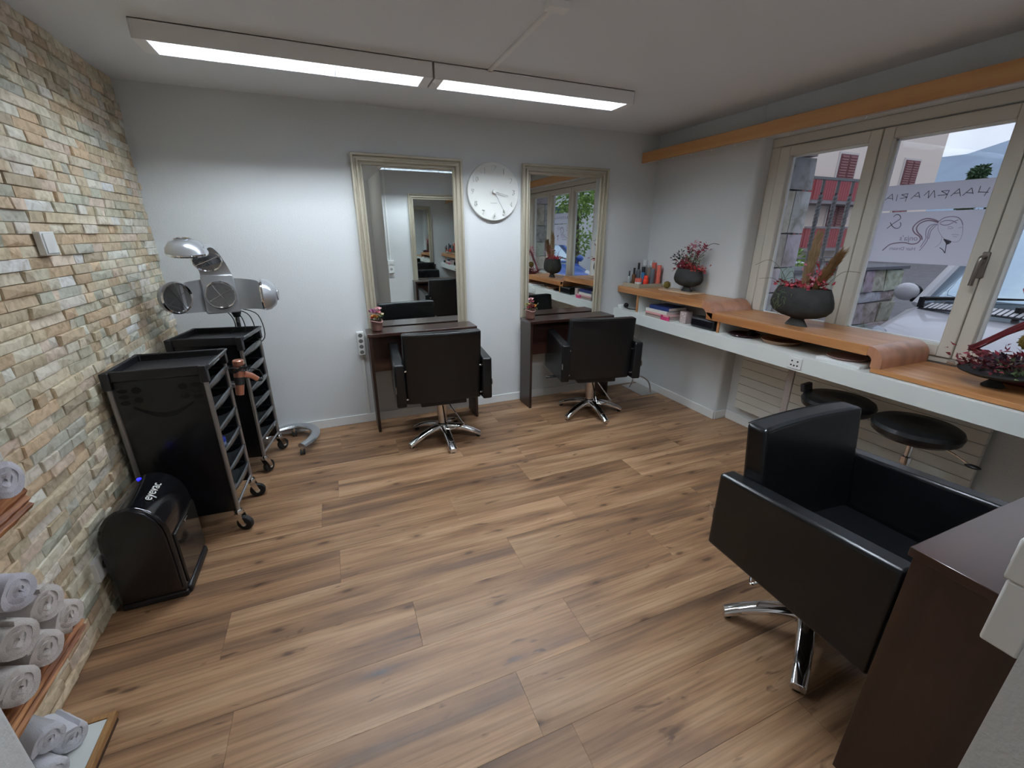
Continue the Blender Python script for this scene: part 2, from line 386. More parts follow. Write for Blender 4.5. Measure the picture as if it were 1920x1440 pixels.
for i in range(56):
    z0 = i*RH; y = .8-rs.uniform(0, .1)
    while y < D:
        l = rs.choice((.05, .065, .08, .095, .11, .125, .14, .16, .19, .23)); ya, yb = max(y, .8), min(y+l, D)
        y += l
        if yb-ya < .02: continue
        d = rs.choice((0, .001, .002, .003, .005, .007, .010, .013))
        x = -1.058+d
        c = rs.choice(PAL); k = rs.uniform(.98, 1.26); c = tuple(min(.80, (q*.78+.22*w_)*k*g_) for q, w_, g_ in zip(c, (.66, .64, .58), (1.22, 1.17, 1.10)))
        j = lambda a: rs.uniform(-a, a)
        za, zb = z0+.0006, z0+RH-.0006; ya += .0004; yb -= .0004; e = .0022
        vs = [(-1.085, ya, za), (-1.085, yb, za), (-1.085, yb, zb), (-1.085, ya, zb),
              (x+j(.003), ya+e, za+e), (x+j(.003), yb-e, za+e), (x+j(.003), yb-e, zb-e), (x+j(.003), ya+e, zb-e),
              (x+.002+j(.004), (ya*.6+yb*.4)+j(.01), (za+zb)/2+j(.008)), (x-.004, ya, za), (x-.004, yb, za), (x-.004, yb, zb), (x-.004, ya, zb)]
        fs = [(4, 5, 8), (5, 6, 8), (6, 7, 8), (7, 4, 8), (9, 10, 5, 4), (10, 11, 6, 5), (11, 12, 7, 6), (12, 9, 4, 7), (0, 1, 10, 9), (1, 2, 11, 10), (2, 3, 12, 11), (3, 0, 9, 12)]
        q = [proj(vs[t]) for t in (4, 5, 6, 7)]
        area = 0
        if all(q):
            cx = sum(p[0] for p in q)/4; cy = sum(p[1] for p in q)/4
            if -5 < cx < 1925 and -5 < cy < 1445:
                area = abs(sum(q[a][0]*q[(a+1) % 4][1]-q[(a+1) % 4][0]*q[a][1] for a in range(4)))/2
                # hidden behind the pieces of furniture along the wall
                if cy > 700 and 200 < cx < 480: area *= .2
        stones.append((area, vs, fs, c))
stones.sort(key=lambda s: -s[0])
def stone_obj(name, items, parent, m, kind=None, org=None):
    V, F, C = [], [], []
    for vs, fs, c in items:
        k = len(V); V += vs; F += [tuple(t+k for t in f) for f in fs]; C += [c]*len(vs)
    me = bpy.data.meshes.new(name); me.from_pydata(V, [], F)
    at = me.color_attributes.new('Col', 'FLOAT_COLOR', 'POINT')
    at.data.foreach_set('color', [t for c in C for t in (*c, 1)])
    bm = bmesh.new(); bm.from_mesh(me); bmesh.ops.recalc_face_normals(bm, faces=bm.faces); bm.to_mesh(me); bm.free()
    o = bpy.data.objects.new(name, me); COL.objects.link(o); me.materials.append(m); o.parent = parent
    if kind: o['kind'] = kind
    return o
for a, vs, fs, c in stones[:300]: stone_obj('stone', [(vs, fs, c)], wl, M_STONE)
stone_obj('stone_courses', [(vs, fs, c) for a, vs, fs, c in stones[300:]], wl, M_STONE, 'stuff')

# ------------------------------------------------ window with three casements
win = thing('window_1', None, None); win['kind'] = 'structure'; win['label'] = 'cream framed three-casement window'
XW = 3.085
fr = MB()
fr.box((XW, WIN0, 2.135), (3.16, WIN1, 2.195)); fr.box((XW, WIN0, .87), (3.16, WIN1, .90))
fr.box((XW, 2.445, .90), (3.16, WIN1, 2.135)); fr.box((XW, WIN0, .90), (3.16, .505, 2.135))
fr.build('window_frame', M_CREAM, win, bevel=.006)
GL = ((1.862, 2.362), (1.232, 1.732), (.60, 1.102))
SASH = ((1.797, 2.437), (1.167, 1.792), (.515, 1.162))
sashes = []
for (g0, g1), (s0, s1) in zip(GL, SASH):
    z0, z1, gz0, gz1 = .905, 2.128, .966, 2.066
    f = MB()
    for a, b in (((3.072, s0, z0), (3.14, g0, z1)), ((3.072, g1, z0), (3.14, s1, z1)), ((3.072, g0, z0), (3.14, g1, gz0)), ((3.072, g0, gz1), (3.14, g1, z1))): f.box(a, b)
    so = f.build('sash', M_CREAM, win, bevel=.005)
    # glazing bead
    f = MB(); e = .012
    for a, b in (((3.105, g0-.002, gz0), (3.125, g0+e, gz1)), ((3.105, g1-e, gz0), (3.125, g1+.002, gz1)), ((3.105, g0, gz0-.002), (3.125, g1, gz0+e)), ((3.105, g0, gz1-e), (3.125, g1, gz1+.002))): f.box(a, b)
    f.build('glazing_bead', M_TRIMW, so)
    MB().box((3.126, g0, gz0), (3.130, g1, gz1)).build('pane', M_PANE, so, smooth=False)
    sashes.append(so)
hd = MB().box((3.060, 1.150, 1.335), (3.073, 1.182, 1.465)); ho = hd.build('window_handle', mat('bronze_handle', (.22, .19, .165), .35, .8), sashes[2], bevel=.006, seg=3)
lv = MB().tube(smooth_path([(3.063, 1.166, 1.44), (3.035, 1.166, 1.44), (3.022, 1.167, 1.42), (3.02, 1.17, 1.30)], 4), [.010]*13, 10)
lv.build('lever', MATS['bronze_handle'], sashes[2])
MB().box((3.055, 1.14, .878), (3.075, 1.17, .896)).build('hinge', M_STEEL, win, bevel=.003)

# frosted films with mirrored lettering
INK = mat('dark_print', (.06, .055, .09), .6); INKR = mat('plum_print', (.28, .19, .27), .6); INKM = mat('mauve_print', (.34, .29, .40), .6)
XF = 3.1252
def film(z0, z1, label):
    o = MB().box((XF-.0006, 1.235, z0), (XF, 1.732, z1)).build('window_film', M_FILM, None, smooth=False)
    tag(o, label, 'film'); return o
def strokes(lines, r, name, m, parent, flat=.3):
    b = MB()
    for l in lines:
        pts = smooth_path([(XF-.0016, y, z) for y, z in l], 3) if len(l) > 2 and name != 'lettering' else [(XF-.0016, y, z) for y, z in l]
        if name == 'lettering':
            for p, q in zip(pts, pts[1:]): b.tube([p, q], r, 6)
        else: b.tube(pts, r, 6)
    b.v = [(XF-.0010+(x-XF+.0016)*.25, y, z) for x, y, z in b.v]
    return b.build(name, m, parent)
f1 = film(1.678, 1.816, 'upper frosted window film strip with mirrored thin capital lettering')
f2 = film(1.388, 1.669, 'lower frosted window film with mirrored ampersand and woman profile logo')
WORD = [[(1.265, 1.772), (1.276, 1.732)], [(1.302, 1.781), (1.303, 1.749)], [(1.303, 1.753), (1.264, 1.749)], [(1.363, 1.74), (1.335, 1.775), (1.322, 1.745)], [(1.352, 1.754), (1.325, 1.75)], [(1.412, 1.741), (1.385, 1.776), (1.371, 1.738)], [(1.401, 1.753), (1.376, 1.755)], [(1.432, 1.73), (1.425, 1.77), (1.459, 1.769), (1.427, 1.75), (1.469, 1.748)], [(1.479, 1.737), (1.492, 1.776), (1.509, 1.737), (1.515, 1.776), (1.532, 1.752)], [(1.591, 1.738), (1.562, 1.773), (1.548, 1.74)], [(1.579, 1.753), (1.55, 1.749)], [(1.614, 1.726), (1.611, 1.768), (1.642, 1.764), (1.609, 1.748), (1.645, 1.744)], [(1.662, 1.767), (1.661, 1.731)], [(1.722, 1.737), (1.69, 1.772), (1.679, 1.737)], [(1.708, 1.75), (1.681, 1.746)]]
strokes(WORD, .0016, 'lettering', INK, f1)
HAIR = [[(1.43, 1.614), (1.455, 1.625), (1.486, 1.631), (1.514, 1.62), (1.534, 1.598), (1.538, 1.576), (1.522, 1.553), (1.496, 1.536), (1.487, 1.518), (1.498, 1.499), (1.525, 1.494), (1.555, 1.501), (1.588, 1.5), (1.628, 1.49), (1.649, 1.468), (1.66, 1.453)], [(1.428, 1.608), (1.461, 1.619), (1.49, 1.618), (1.514, 1.603), (1.521, 1.58), (1.51, 1.558), (1.486, 1.536), (1.479, 1.518)], [(1.43, 1.601), (1.458, 1.597), (1.472, 1.576), (1.47, 1.549), (1.463, 1.527), (1.468, 1.505), (1.476, 1.477)], [(1.429, 1.597), (1.449, 1.591), (1.46, 1.567), (1.458, 1.54), (1.454, 1.518), (1.461, 1.491), (1.476, 1.459)], [(1.436, 1.591), (1.45, 1.567), (1.45, 1.536), (1.45, 1.523)], [(1.428, 1.614), (1.412, 1.631), (1.382, 1.638), (1.353, 1.633), (1.333, 1.616), (1.322, 1.595)], [(1.422, 1.607), (1.402, 1.618), (1.373, 1.617), (1.349, 1.604)], [(1.421, 1.603), (1.399, 1.594), (1.376, 1.6), (1.361, 1.613), (1.346, 1.621)]]
FACE = [[(1.322, 1.595), (1.314, 1.566), (1.311, 1.541), (1.314, 1.52), (1.326, 1.509), (1.348, 1.511)], [(1.348, 1.511), (1.372, 1.519), (1.394, 1.536)], [(1.426, 1.601), (1.424, 1.58), (1.411, 1.558), (1.394, 1.536)], [(1.393, 1.532), (1.392, 1.502), (1.41, 1.479)], [(1.382, 1.586), (1.37, 1.587), (1.358, 1.581)], [(1.381, 1.579), (1.367, 1.576), (1.358, 1.58)], [(1.335, 1.579), (1.327, 1.583), (1.319, 1.583)], [(1.355, 1.545), (1.342, 1.547), (1.324, 1.545)], [(1.346, 1.537), (1.33, 1.535)]]
NECK = [[(1.383, 1.523), (1.348, 1.511), (1.36, 1.498), (1.383, 1.523)], [(1.367, 1.512), (1.361, 1.472), (1.358, 1.45)], [(1.388, 1.478), (1.372, 1.467), (1.358, 1.45)]]
AMP = [[(1.651, 1.644), (1.641, 1.656), (1.623, 1.653), (1.613, 1.636), (1.624, 1.623), (1.645, 1.605), (1.669, 1.579)], [(1.66, 1.614), (1.647, 1.596), (1.626, 1.581), (1.608, 1.583), (1.602, 1.6), (1.609, 1.613)]]
strokes(HAIR[:2], .0030, 'ponytail_strand', INKR, f2); strokes(HAIR[2:], .0020, 'hair_line', INKM, f2); strokes(FACE, .0010, 'face_line', INKM, f2)
strokes(NECK, .0018, 'neck_line', INK, f2)
MB().add([(XF-.0008, 1.383, 1.523), (XF-.0008, 1.348, 1.511), (XF-.0008, 1.362, 1.492)], [(0, 1, 2)]).build('neck_shade', INK, f2, smooth=False, fix=False)
strokes(AMP, .0018, 'ampersand', INK, f2)
def TM(y, z): return Matrix(((0, 0, 1, XF-.0012), (1, 0, 0, y), (0, 1, 0, z), (0, 0, 0, 1)))
text_mesh("onja's", .040, 'script_lettering', INKM, f2, TM(1.497, 1.513), shear=.25, extrude=.0003)
text_mesh("Hair Dream", .0265, 'small_lettering', INKM, f2, TM(1.497, 1.459), extrude=.0003)

# ------------------------------------------------ ceiling lights (emitting tubes in louvred housings)
M_TUBE = mat('fluorescent_tube', (1, 1, 1), .4, emit=(.85, .94, 1.02), estr=TUBE_STRENGTH)
M_REFL = mat('louver_aluminium', (.80, .84, .90), .22, .85)
M_FIXT = mat('fixture_white', (.84, .83, .82), .5)
def ceiling_light(x0, x1, label, y=2.72):
    t = thing('ceiling_light', label, 'lamp', ((x0+x1)/2, y, H), group='fluorescent ceiling lights')
    h = (x1-x0)/2-.002; w0, w1 = -.089, .089; zt, zb = 0, -.076
    b = MB()
    b.prism([(w0, zt), (w0+.004, zt), (w0+.006, zb), (w0, zb)], 'x', -h, h); b.prism([(w1, zt), (w1-.004, zt), (w1-.006, zb), (w1, zb)], 'x', -h, h)
    b.box((-h, w0, -.006), (h, w1, 0)); b.box((-h, w0, zb), (-h+.004, w1, 0)); b.box((h-.004, w0, zb), (h, w1, 0))
    b.build('housing', M_FIXT, t, bevel=.0015)
    ins = h-.05
    for s in (-1, 1):
        MB().box((s*h if s < 0 else ins, w0+.006, zb), (-ins if s < 0 else h, w1-.006, zb+.004)).build('end_cover', M_FIXT, t)
        r = MB(); prof = [(s*.083, zb), (s*.080, zb+.03), (s*.06, zb+.058), (s*.02, zb+.070)]
        r.grid(lambda u, v: (-ins+2*ins*u, *[prof[round(v*3)][k] for k in (0, 1)]), 1, 3).build('reflector', M_REFL, t, fix=False)
    n = 22
    for i in range(n+1):
        x = -ins+2*ins*i/n
        o = MB().prism([(-.082, zb+.001), (.082, zb+.001), (.078, zb+.032), (.03, zb+.012), (-.03, zb+.012), (-.078, zb+.032)], 'x', x-.0012, x+.0012); o.build('louver_blade', M_REFL, t, smooth=False)
    for yy in (0,):
        MB().cyl((-ins, yy, zb+.047), (ins, yy, zb+.047), .013, n=12).build('tube', M_TUBE, t)
    return t
ceiling_light(-.662, .629, 'long fluorescent ceiling light with louvre grid nearest the stone wall')
ceiling_light(.633, 1.922, 'long fluorescent ceiling light with louvre grid nearest the window')
ceiling_light(.76, 2.05, 'fluorescent ceiling light above the foreground chair, seen in the left mirror', .86)
t = thing('cable_duct', 'thin white cable duct running across the ceiling to the lights', 'cable duct', (.945, 1.87, H))
MB().box((-.011, 0, -.013), (.011, .757, 0)).build('duct', M_FIXT, t, bevel=.002)
MB().box((-.045, -.055, -.028), (.045, .0, 0)).build('junction_box', M_FIXT, t, bevel=.004)
# added unseen lamp behind the camera, brightens the foreground
t = thing('added_fill_lamp', 'added unseen fill lamp on the passage ceiling behind the camera', 'lamp', (.13, -.78, H))
MB().lathe([(.17, 0), (.175, -.012), (.17, -.025)], 32).build('lamp_base', M_FIXT, t)
MB().lathe([(.165, -.025), (.155, -.06), (.11, -.085), (.05, -.095), (0, -.097)], 32).build('fill_lamp_shade', mat('fill_glow', (.9, .9, .88), .4, emit=(1.0, .95, .88), estr=11.0), t)
# duct and switch box on the rear wall (seen in the mirror)
t = thing('wall_switch_box', 'white surface-mounted socket and switch box at the wall end', 'switch', (.886, YR, .94))
MB().box((0, 0, 0), (.088, .044, .118)).build('socket_body', M_WHITEP, t, bevel=.004)
MB().box((-.003, 0, .119), (.091, .048, .192)).build('switch_body', M_WHITEP, t, bevel=.004)
MB().box((.02, .048, .135), (.068, .053, .178)).build('rocker', M_WHITEP, t, bevel=.003)
MB().cyl((.044, .044, .06), (.044, .0455, .06), .02, n=16).build('socket_insert', mat('grey_insert', (.35, .36, .36), .4), t)
MB().box((.032, 0, .192), (.056, .014, H-.94)).build('duct', M_WHITEP, t, bevel=.002)

# ------------------------------------------------ pelmet over the window
t = thing('curtain_pelmet', 'long honey-coloured wooden curtain pelmet above the window', 'pelmet', (2.78, D, 2.16))
MB().box((0, -3.44, 0), (.02, -.002, .085)).build('front_board', M_PELMET, t, bevel=.003)
MB().box((.02, -3.44, .045), (XR-2.78, -.002, .063)).build('top_board', M_PELMET, t)
MB().box((.020, -3.40, -.004), (.034, -.06, .004)).build('curtain_rail', mat('rail_grey', (.55, .52, .50), .35, .5), t)
hk = MB().tube([(.027, 0, -.004), (.022, 0, -.012), (.027, .004, -.018), (.032, 0, -.012), (.027, 0, -.004)], .0022, 5).mesh('curtain_glider'); hk.materials.append(M_WHITEP)
for i in range(15):
    o = bpy.data.objects.new('curtain_glider', hk); COL.objects.link(o); o.parent = t; o.location = (-.004, -.17-.21*i-rnd(0, .04), 0)

# ------------------------------------------------ wall clock
t = thing('wall_clock', 'round white wall clock with raised white numerals', 'clock', (1.308, D, 1.868))
R = .222
MB().lathe([(R-.006, 0), (R, -.006), (R, -.03), (R-.004, -.034), (R-.012, -.034), (0, -.034)], 64, axis='y').build('clock_body', mat('clock_white', (.76, .77, .74), .45), t)
M_NUM = mat('clock_numeral', (.78, .79, .76), .4)
for k, s in enumerate(('12', '1', '2', '3', '4', '5', '6', '7', '8', '9', '10', '11')):
    a = math.pi/2-k*math.pi/6; rr = .178
    Mx = Matrix(((1, 0, 0, rr*math.cos(a)), (0, 0, -1, -.034), (0, 1, 0, rr*math.sin(a)-.020), (0, 0, 0, 1)))
    text_mesh(s, .058, 'numeral', M_NUM, t, Mx, extrude=.012, align='CENTER')
HAND = mat('clock_hand', (.50, .52, .52), .4)
def hand(deg, l, w, d, name):
    a = math.radians(90-deg); dx, dz = math.cos(a), math.sin(a)
    b = MB(); b.add([(-dz*w-dx*.02, d, dx*w-dz*.02), (dz*w-dx*.02, d, -dx*w-dz*.02), (dx*l+dz*w*.6, d, dz*l-dx*w*.6), (dx*l-dz*w*.6, d, dz*l+dx*w*.6)], [(0, 1, 2, 3)])
    b.build(name, HAND, t, solid=.002)
hand(103, .125, .0035, -.052, 'hour_hand'); hand(151, .178, .0028, -.057, 'minute_hand')
MB().cyl((0, -.03, 0), (0, -.062, 0), .013, n=16).build('spindle', M_NUM, t)
MB().box((-.028, -.0352, -.088), (.028, -.034, -.083)).build('printed_name', HAND, t)

# ------------------------------------------------ mirrors
def mirror(x0, x1, label, yaw=0, pitch=0, rear=False, z0=.70, z1=2.092):
    cx = (x0+x1)/2
    t = thing('wall_mirror', label, 'mirror', (cx, (YR+.004) if rear else (D-.004), (z0+z1)/2), 180+yaw if rear else yaw, 'tall framed mirrors')
    t.rotation_euler.x = math.radians(pitch)
    w, h = (x1-x0)/2, (z1-z0)/2; fw = .079
    # moulded profile: (distance from outer edge, projection)
    prof = [(0, 0), (0, .036), (.004, .041), (.016, .041), (.020, .034), (.022, .016), (.034, .014), (.038, .031), (.050, .034), (.054, .028), (.056, .011), (.063, .010), (.066, .020), (.073, .021), (fw, .010), (fw, 0)]
    for k in range(4):
        b = MB(); n = len(prof)
        cs = [(-w, -h), (w, -h), (w, h), (-w, h)]; a, c = cs[k], cs[(k+1) % 4]
        ins = [(1, 1), (-1, 1), (-1, -1), (1, -1)]
        ia, ic = ins[k], ins[(k+1) % 4]
        b.add([(a[0]+ia[0]*p, -q, a[1]+ia[1]*p) for p, q in prof]+[(c[0]+ic[0]*p, -q, c[1]+ic[1]*p) for p, q in prof],
              [(i, (i+1) % n, n+(i+1) % n, n+i) for i in range(n)])
        b.build('frame_rail', M_FRAME, t, ang=25)
    MB().box((-w+fw-.004, -.009, -h+fw-.004), (w-fw+.004, -.003, h-fw+.004)).build('mirror_pane', M_MIRROR, t, smooth=False)
    return t
mirror(.220, 1.049, 'tall silver framed mirror left of the round clock', yaw=.55, pitch=.15)
mirror(1.566, 2.414, 'tall silver framed mirror right of the round clock')
mirror(1.262, 2.09, 'tall silver framed mirror on the opposite wall above the nearest table', rear=True)

# ------------------------------------------------ dark vanity tables
def vanity(x0, x1, label, rear=False):
    cx = (x0+x1)/2; w = (x1-x0)/2
    t = thing('vanity_table', label, 'table', (cx, YR+.045 if rear else D-.045, 0), 180 if rear else 0, 'dark vanity tables')
    MB().box((-w, -.232, .797), (w, 0, .822)).build('table_top', M_DARKWOOD, t, bevel=.002)
    for s in (-1, 1):
        MB().box((s*w-(.022 if s > 0 else -.0), -.222, 0), (s*w+(.022 if s < 0 else 0) - (0 if s > 0 else 0), -.0, .797)).build('side_panel', M_DARKWOODZ, t, bevel=.0015, loc=(-s*.006, 0, 0))
    MB().box((-w+.028, -.155, .50), (w-.028, -.137, .797)).build('apron_panel', M_DARKWOOD, t)
    return t
vanity(.190, 1.060, 'dark brown vanity table under the left mirror')
vanity(1.548, 2.418, 'dark brown vanity table under the right mirror')
v3 = vanity(1.237, 2.107, 'dark brown vanity table in the right foreground', rear=True)

# ------------------------------------------------ salon chairs
def star_leg(a, R=.30):
    b = MB(); d = Vector((math.cos(a), math.sin(a), 0)); n = Vector((-d.y, d.x, 0)); vs = []
    N = 9
    for i in range(N+1):
        s = i/N; r = .025+(R-.025)*s; zt = .125-.088*s**1.9; th = .036-.006*s; wd = .032-.006*s
        zb = zt-th
        for (o, z) in ((-wd, zb), (-wd, zb+th*.62), (-wd*.72, zt-.002), (-wd*.3, zt), (wd*.3, zt), (wd*.72, zt-.002), (wd, zb+th*.62), (wd, zb)):
            vs.append(d*r+n*o+Vector((0, 0, z)))
    fs = [(i*8+j, i*8+(j+1) % 8, (i+1)*8+(j+1) % 8, (i+1)*8+j) for i in range(N) for j in range(8)]+[tuple(range(7, -1, -1)), tuple(range(N*8, N*8+8))]
    return b.add(vs, fs), d*(R-.018)
def salon_chair(loc, rz, label, base_rot=0.0, lever=False):
    t = thing('salon_chair', label, 'chair', loc, rz, 'black salon chairs')
    for k in range(5):
        b, e = star_leg(math.radians(base_rot+72*k)); lg = b.build('base_leg', M_CHROME, t, ang=50, bevel=.002)
        MB().cyl((e.x, e.y, 0), (e.x, e.y, .014), .017, n=12).build('glide', M_RUBBER, lg)
    MB().lathe([(.048, .07), (.052, .10), (.045, .128), (.036, .135)], 24).build('hub', M_CHROME, t)
    MB().lathe([(.036, .12), (.036, .20), (.039, .21), (.039, .345)], 24).build('column', M_STEEL, t)
    MB().tube(smooth_path([(.04, -.03, .32), (.09, -.10, .24), (.13, -.15, .175), (.14, -.165, .165), (.05, -.22, .165), (.0, -.21, .165), (-.005, -.195, .175), (.0, -.10, .25), (.0, -.03, .32)], 4), .0055, 8).build('pump_bar', M_CHROME, t)
    MB().box((-.17, -.15, .335), (.17, .22, .37)).build('seat_plate', M_BLACK, t, bevel=.006)
    # seat cushion, slightly crowned
    def seat(u, v):
        x, y = -.262+.524*u, -.155+.44*v; return (x, y, .485+.018*math.sin(math.pi*u)*math.sin(math.pi*v))
    b = MB(); nu = nv = 8; b.grid(seat, nu, nv); k = nu+1
    base = [(-.262, -.155, .37), (.262, -.155, .37), (.262, .285, .37), (-.262, .285, .37)]
    q = len(b.v); b.v += base
    edge = [i for i in range(k)]; right = [j*k+nu for j in range(k)]; top = [nv*k+i for i in range(nu, -1, -1)]; left = [j*k for j in range(nv, -1, -1)]
    b.f += [tuple(edge)+(q+1, q), tuple(right)+(q+2, q+1), tuple(top)+(q+3, q+2), tuple(left)+(q, q+3), (q, q+1, q+2, q+3)]
    b.build('seat', M_LEATHER, t, bevel=.016, seg=3)
    # backrest: curved across, leaning back a little
    W, T0, z0, z1 = .276, .092, .375, .903
    def back(xs, front, z):
        u = xs/W; y = -.172-.020*(1-u*u)-.055*(z-.4)/.5
        return (xs, y+(T0 if front else 0)*(.95-.08*(z-z0)/(z1-z0)), z)
    nx, nz = 10, 4; vs = []; fs = []
    for side in (0, 1):
        for j in range(nz+1):
            for i in range(nx+1): vs.append(back(-W+2*W*i/nx, side, z0+(z1-z0)*j/nz))
    K = (nx+1)*(nz+1); k = nx+1
    for s in (0, 1):
        for j in range(nz):
            for i in range(nx): fs.append(tuple(s*K+j*k+i+o for o in (0, 1, k+1, k)))
    for i in range(nx): fs += [(i, i+1, K+i+1, K+i), (nz*k+i, nz*k+i+1, K+nz*k+i+1, K+nz*k+i)]
    for j in range(nz): fs += [(j*k, (j+1)*k, K+(j+1)*k, K+j*k), (j*k+nx, (j+1)*k+nx, K+(j+1)*k+nx, K+j*k+nx)]
    MB().add(vs, fs).build('backrest', M_LEATHER, t, bevel=.014, seg=3, ang=50)
    # seams
    MB().tube([Vector(back(-W+.012+2*(W-.012)*i/16, False, z1-.004)) for i in range(17)], .0022, 5).build('piping', M_LEATHER, t)
    MB().tube([Vector(back(-W+.012+2*(W-.012)*i/16, True, z1-.004)) for i in range(17)], .0022, 5).build('piping', M_LEATHER, t)
    for s in (-1, 1):
        xo, xi = s*.346, s*.276
        a = MB().prism([(-.245, .385), (.335, .352), (.335, .728), (-.245, .700)], 'x', min(xo, xi), max(xo, xi))
        ar = a.build('armrest', M_LEATHER, t, bevel=.013, seg=3)
        MB().tube([(s*.338, -.238, .693), (s*.338, .326, .722)], .0024, 5).build('piping', M_LEATHER, ar)
        for z in (.64, .43): MB().cyl((s*.262, -.20, z), (s*.282, -.20, z), .008, n=8).build('bolt', M_CHROME, t)
        MB().box((s*.342-.0015, -.262, .50), (s*.342+.0015, -.242, .545)).build('maker_tag', M_STEEL, ar)
    if lever:
        MB().tube([(-.15, .02, .355), (-.40, .05, .34)], .011, 8).build('recline_lever', M_BLACK, t)
        MB().box((-.33, .04, .352), (-.30, .075, .39)).build('lever_block', M_BLACK, t)
    return t
salon_chair((.668, 3.075, 0), -4, 'black leather salon chair seen from behind at the left mirror', base_rot=-13)
salon_chair((2.03, 3.08, 0), -13, 'black leather salon chair seen from behind at the right mirror', base_rot=-6, lever=True)
salon_chair((1.607, .760, 0), 181, 'black leather salon chair facing the foreground table', base_rot=-41)

# ------------------------------------------------ trolleys
def caster(t, x, y, r=.043, ang=0):
    c = MB(); a = math.radians(ang); dx, dy = math.cos(a), math.sin(a); ox, oy = x+dx*.022, y+dy*.022
    c.lathe([(.016, .132), (.021, .125), (.021, .105), (.016, .10)], 12, (x, y, 0))
    f = c.build('caster', M_CHROME, t)
    n = Vector((-dy, dx, 0))*.019
    for s in (-1, 1):
        p = Vector((x, y, .108))+n*s; q = Vector((ox, oy, r))+n*s
        e = Vector((dx, dy, 0))*.014
        MB().add([p-e*1.3, p+e*1.2, q+e*.9, q-e*.9]+[v+n*.12*s for v in (p-e*1.3, p+e*1.2, q+e*.9, q-e*.9)], [(0, 1, 2, 3), (7, 6, 5, 4), (0, 4, 5, 1), (1, 5, 6, 2), (2, 6, 7, 3), (3, 7, 4, 0)]).build('fork', M_CHROME, f)
    b = MB().lathe([(.010, -.016), (r*.55, -.013), (r*.8, -.015), (r-.004, -.013), (r, -.006), (r, .006), (r-.004, .013), (r*.8, .015), (r*.55, .013), (.010, .016)], 22)
    b.xf(Matrix.Translation((ox, oy, r)) @ Matrix(((dx, 0, -dy, 0), (dy, 0, dx, 0), (0, 1, 0, 0), (0, 0, 0, 1))))
    b.build('wheel', M_RUBBER, f)
    MB().cyl(Vector((ox, oy, r))-n*1.1, Vector((ox, oy, r))+n*1.1, .012, n=12).build('wheel_hub', mat('cream_hub', (.62, .58, .48), .5), f)
    return f
M_PANELBLK = mat('black_panel', (.007, .007, .009), .22)
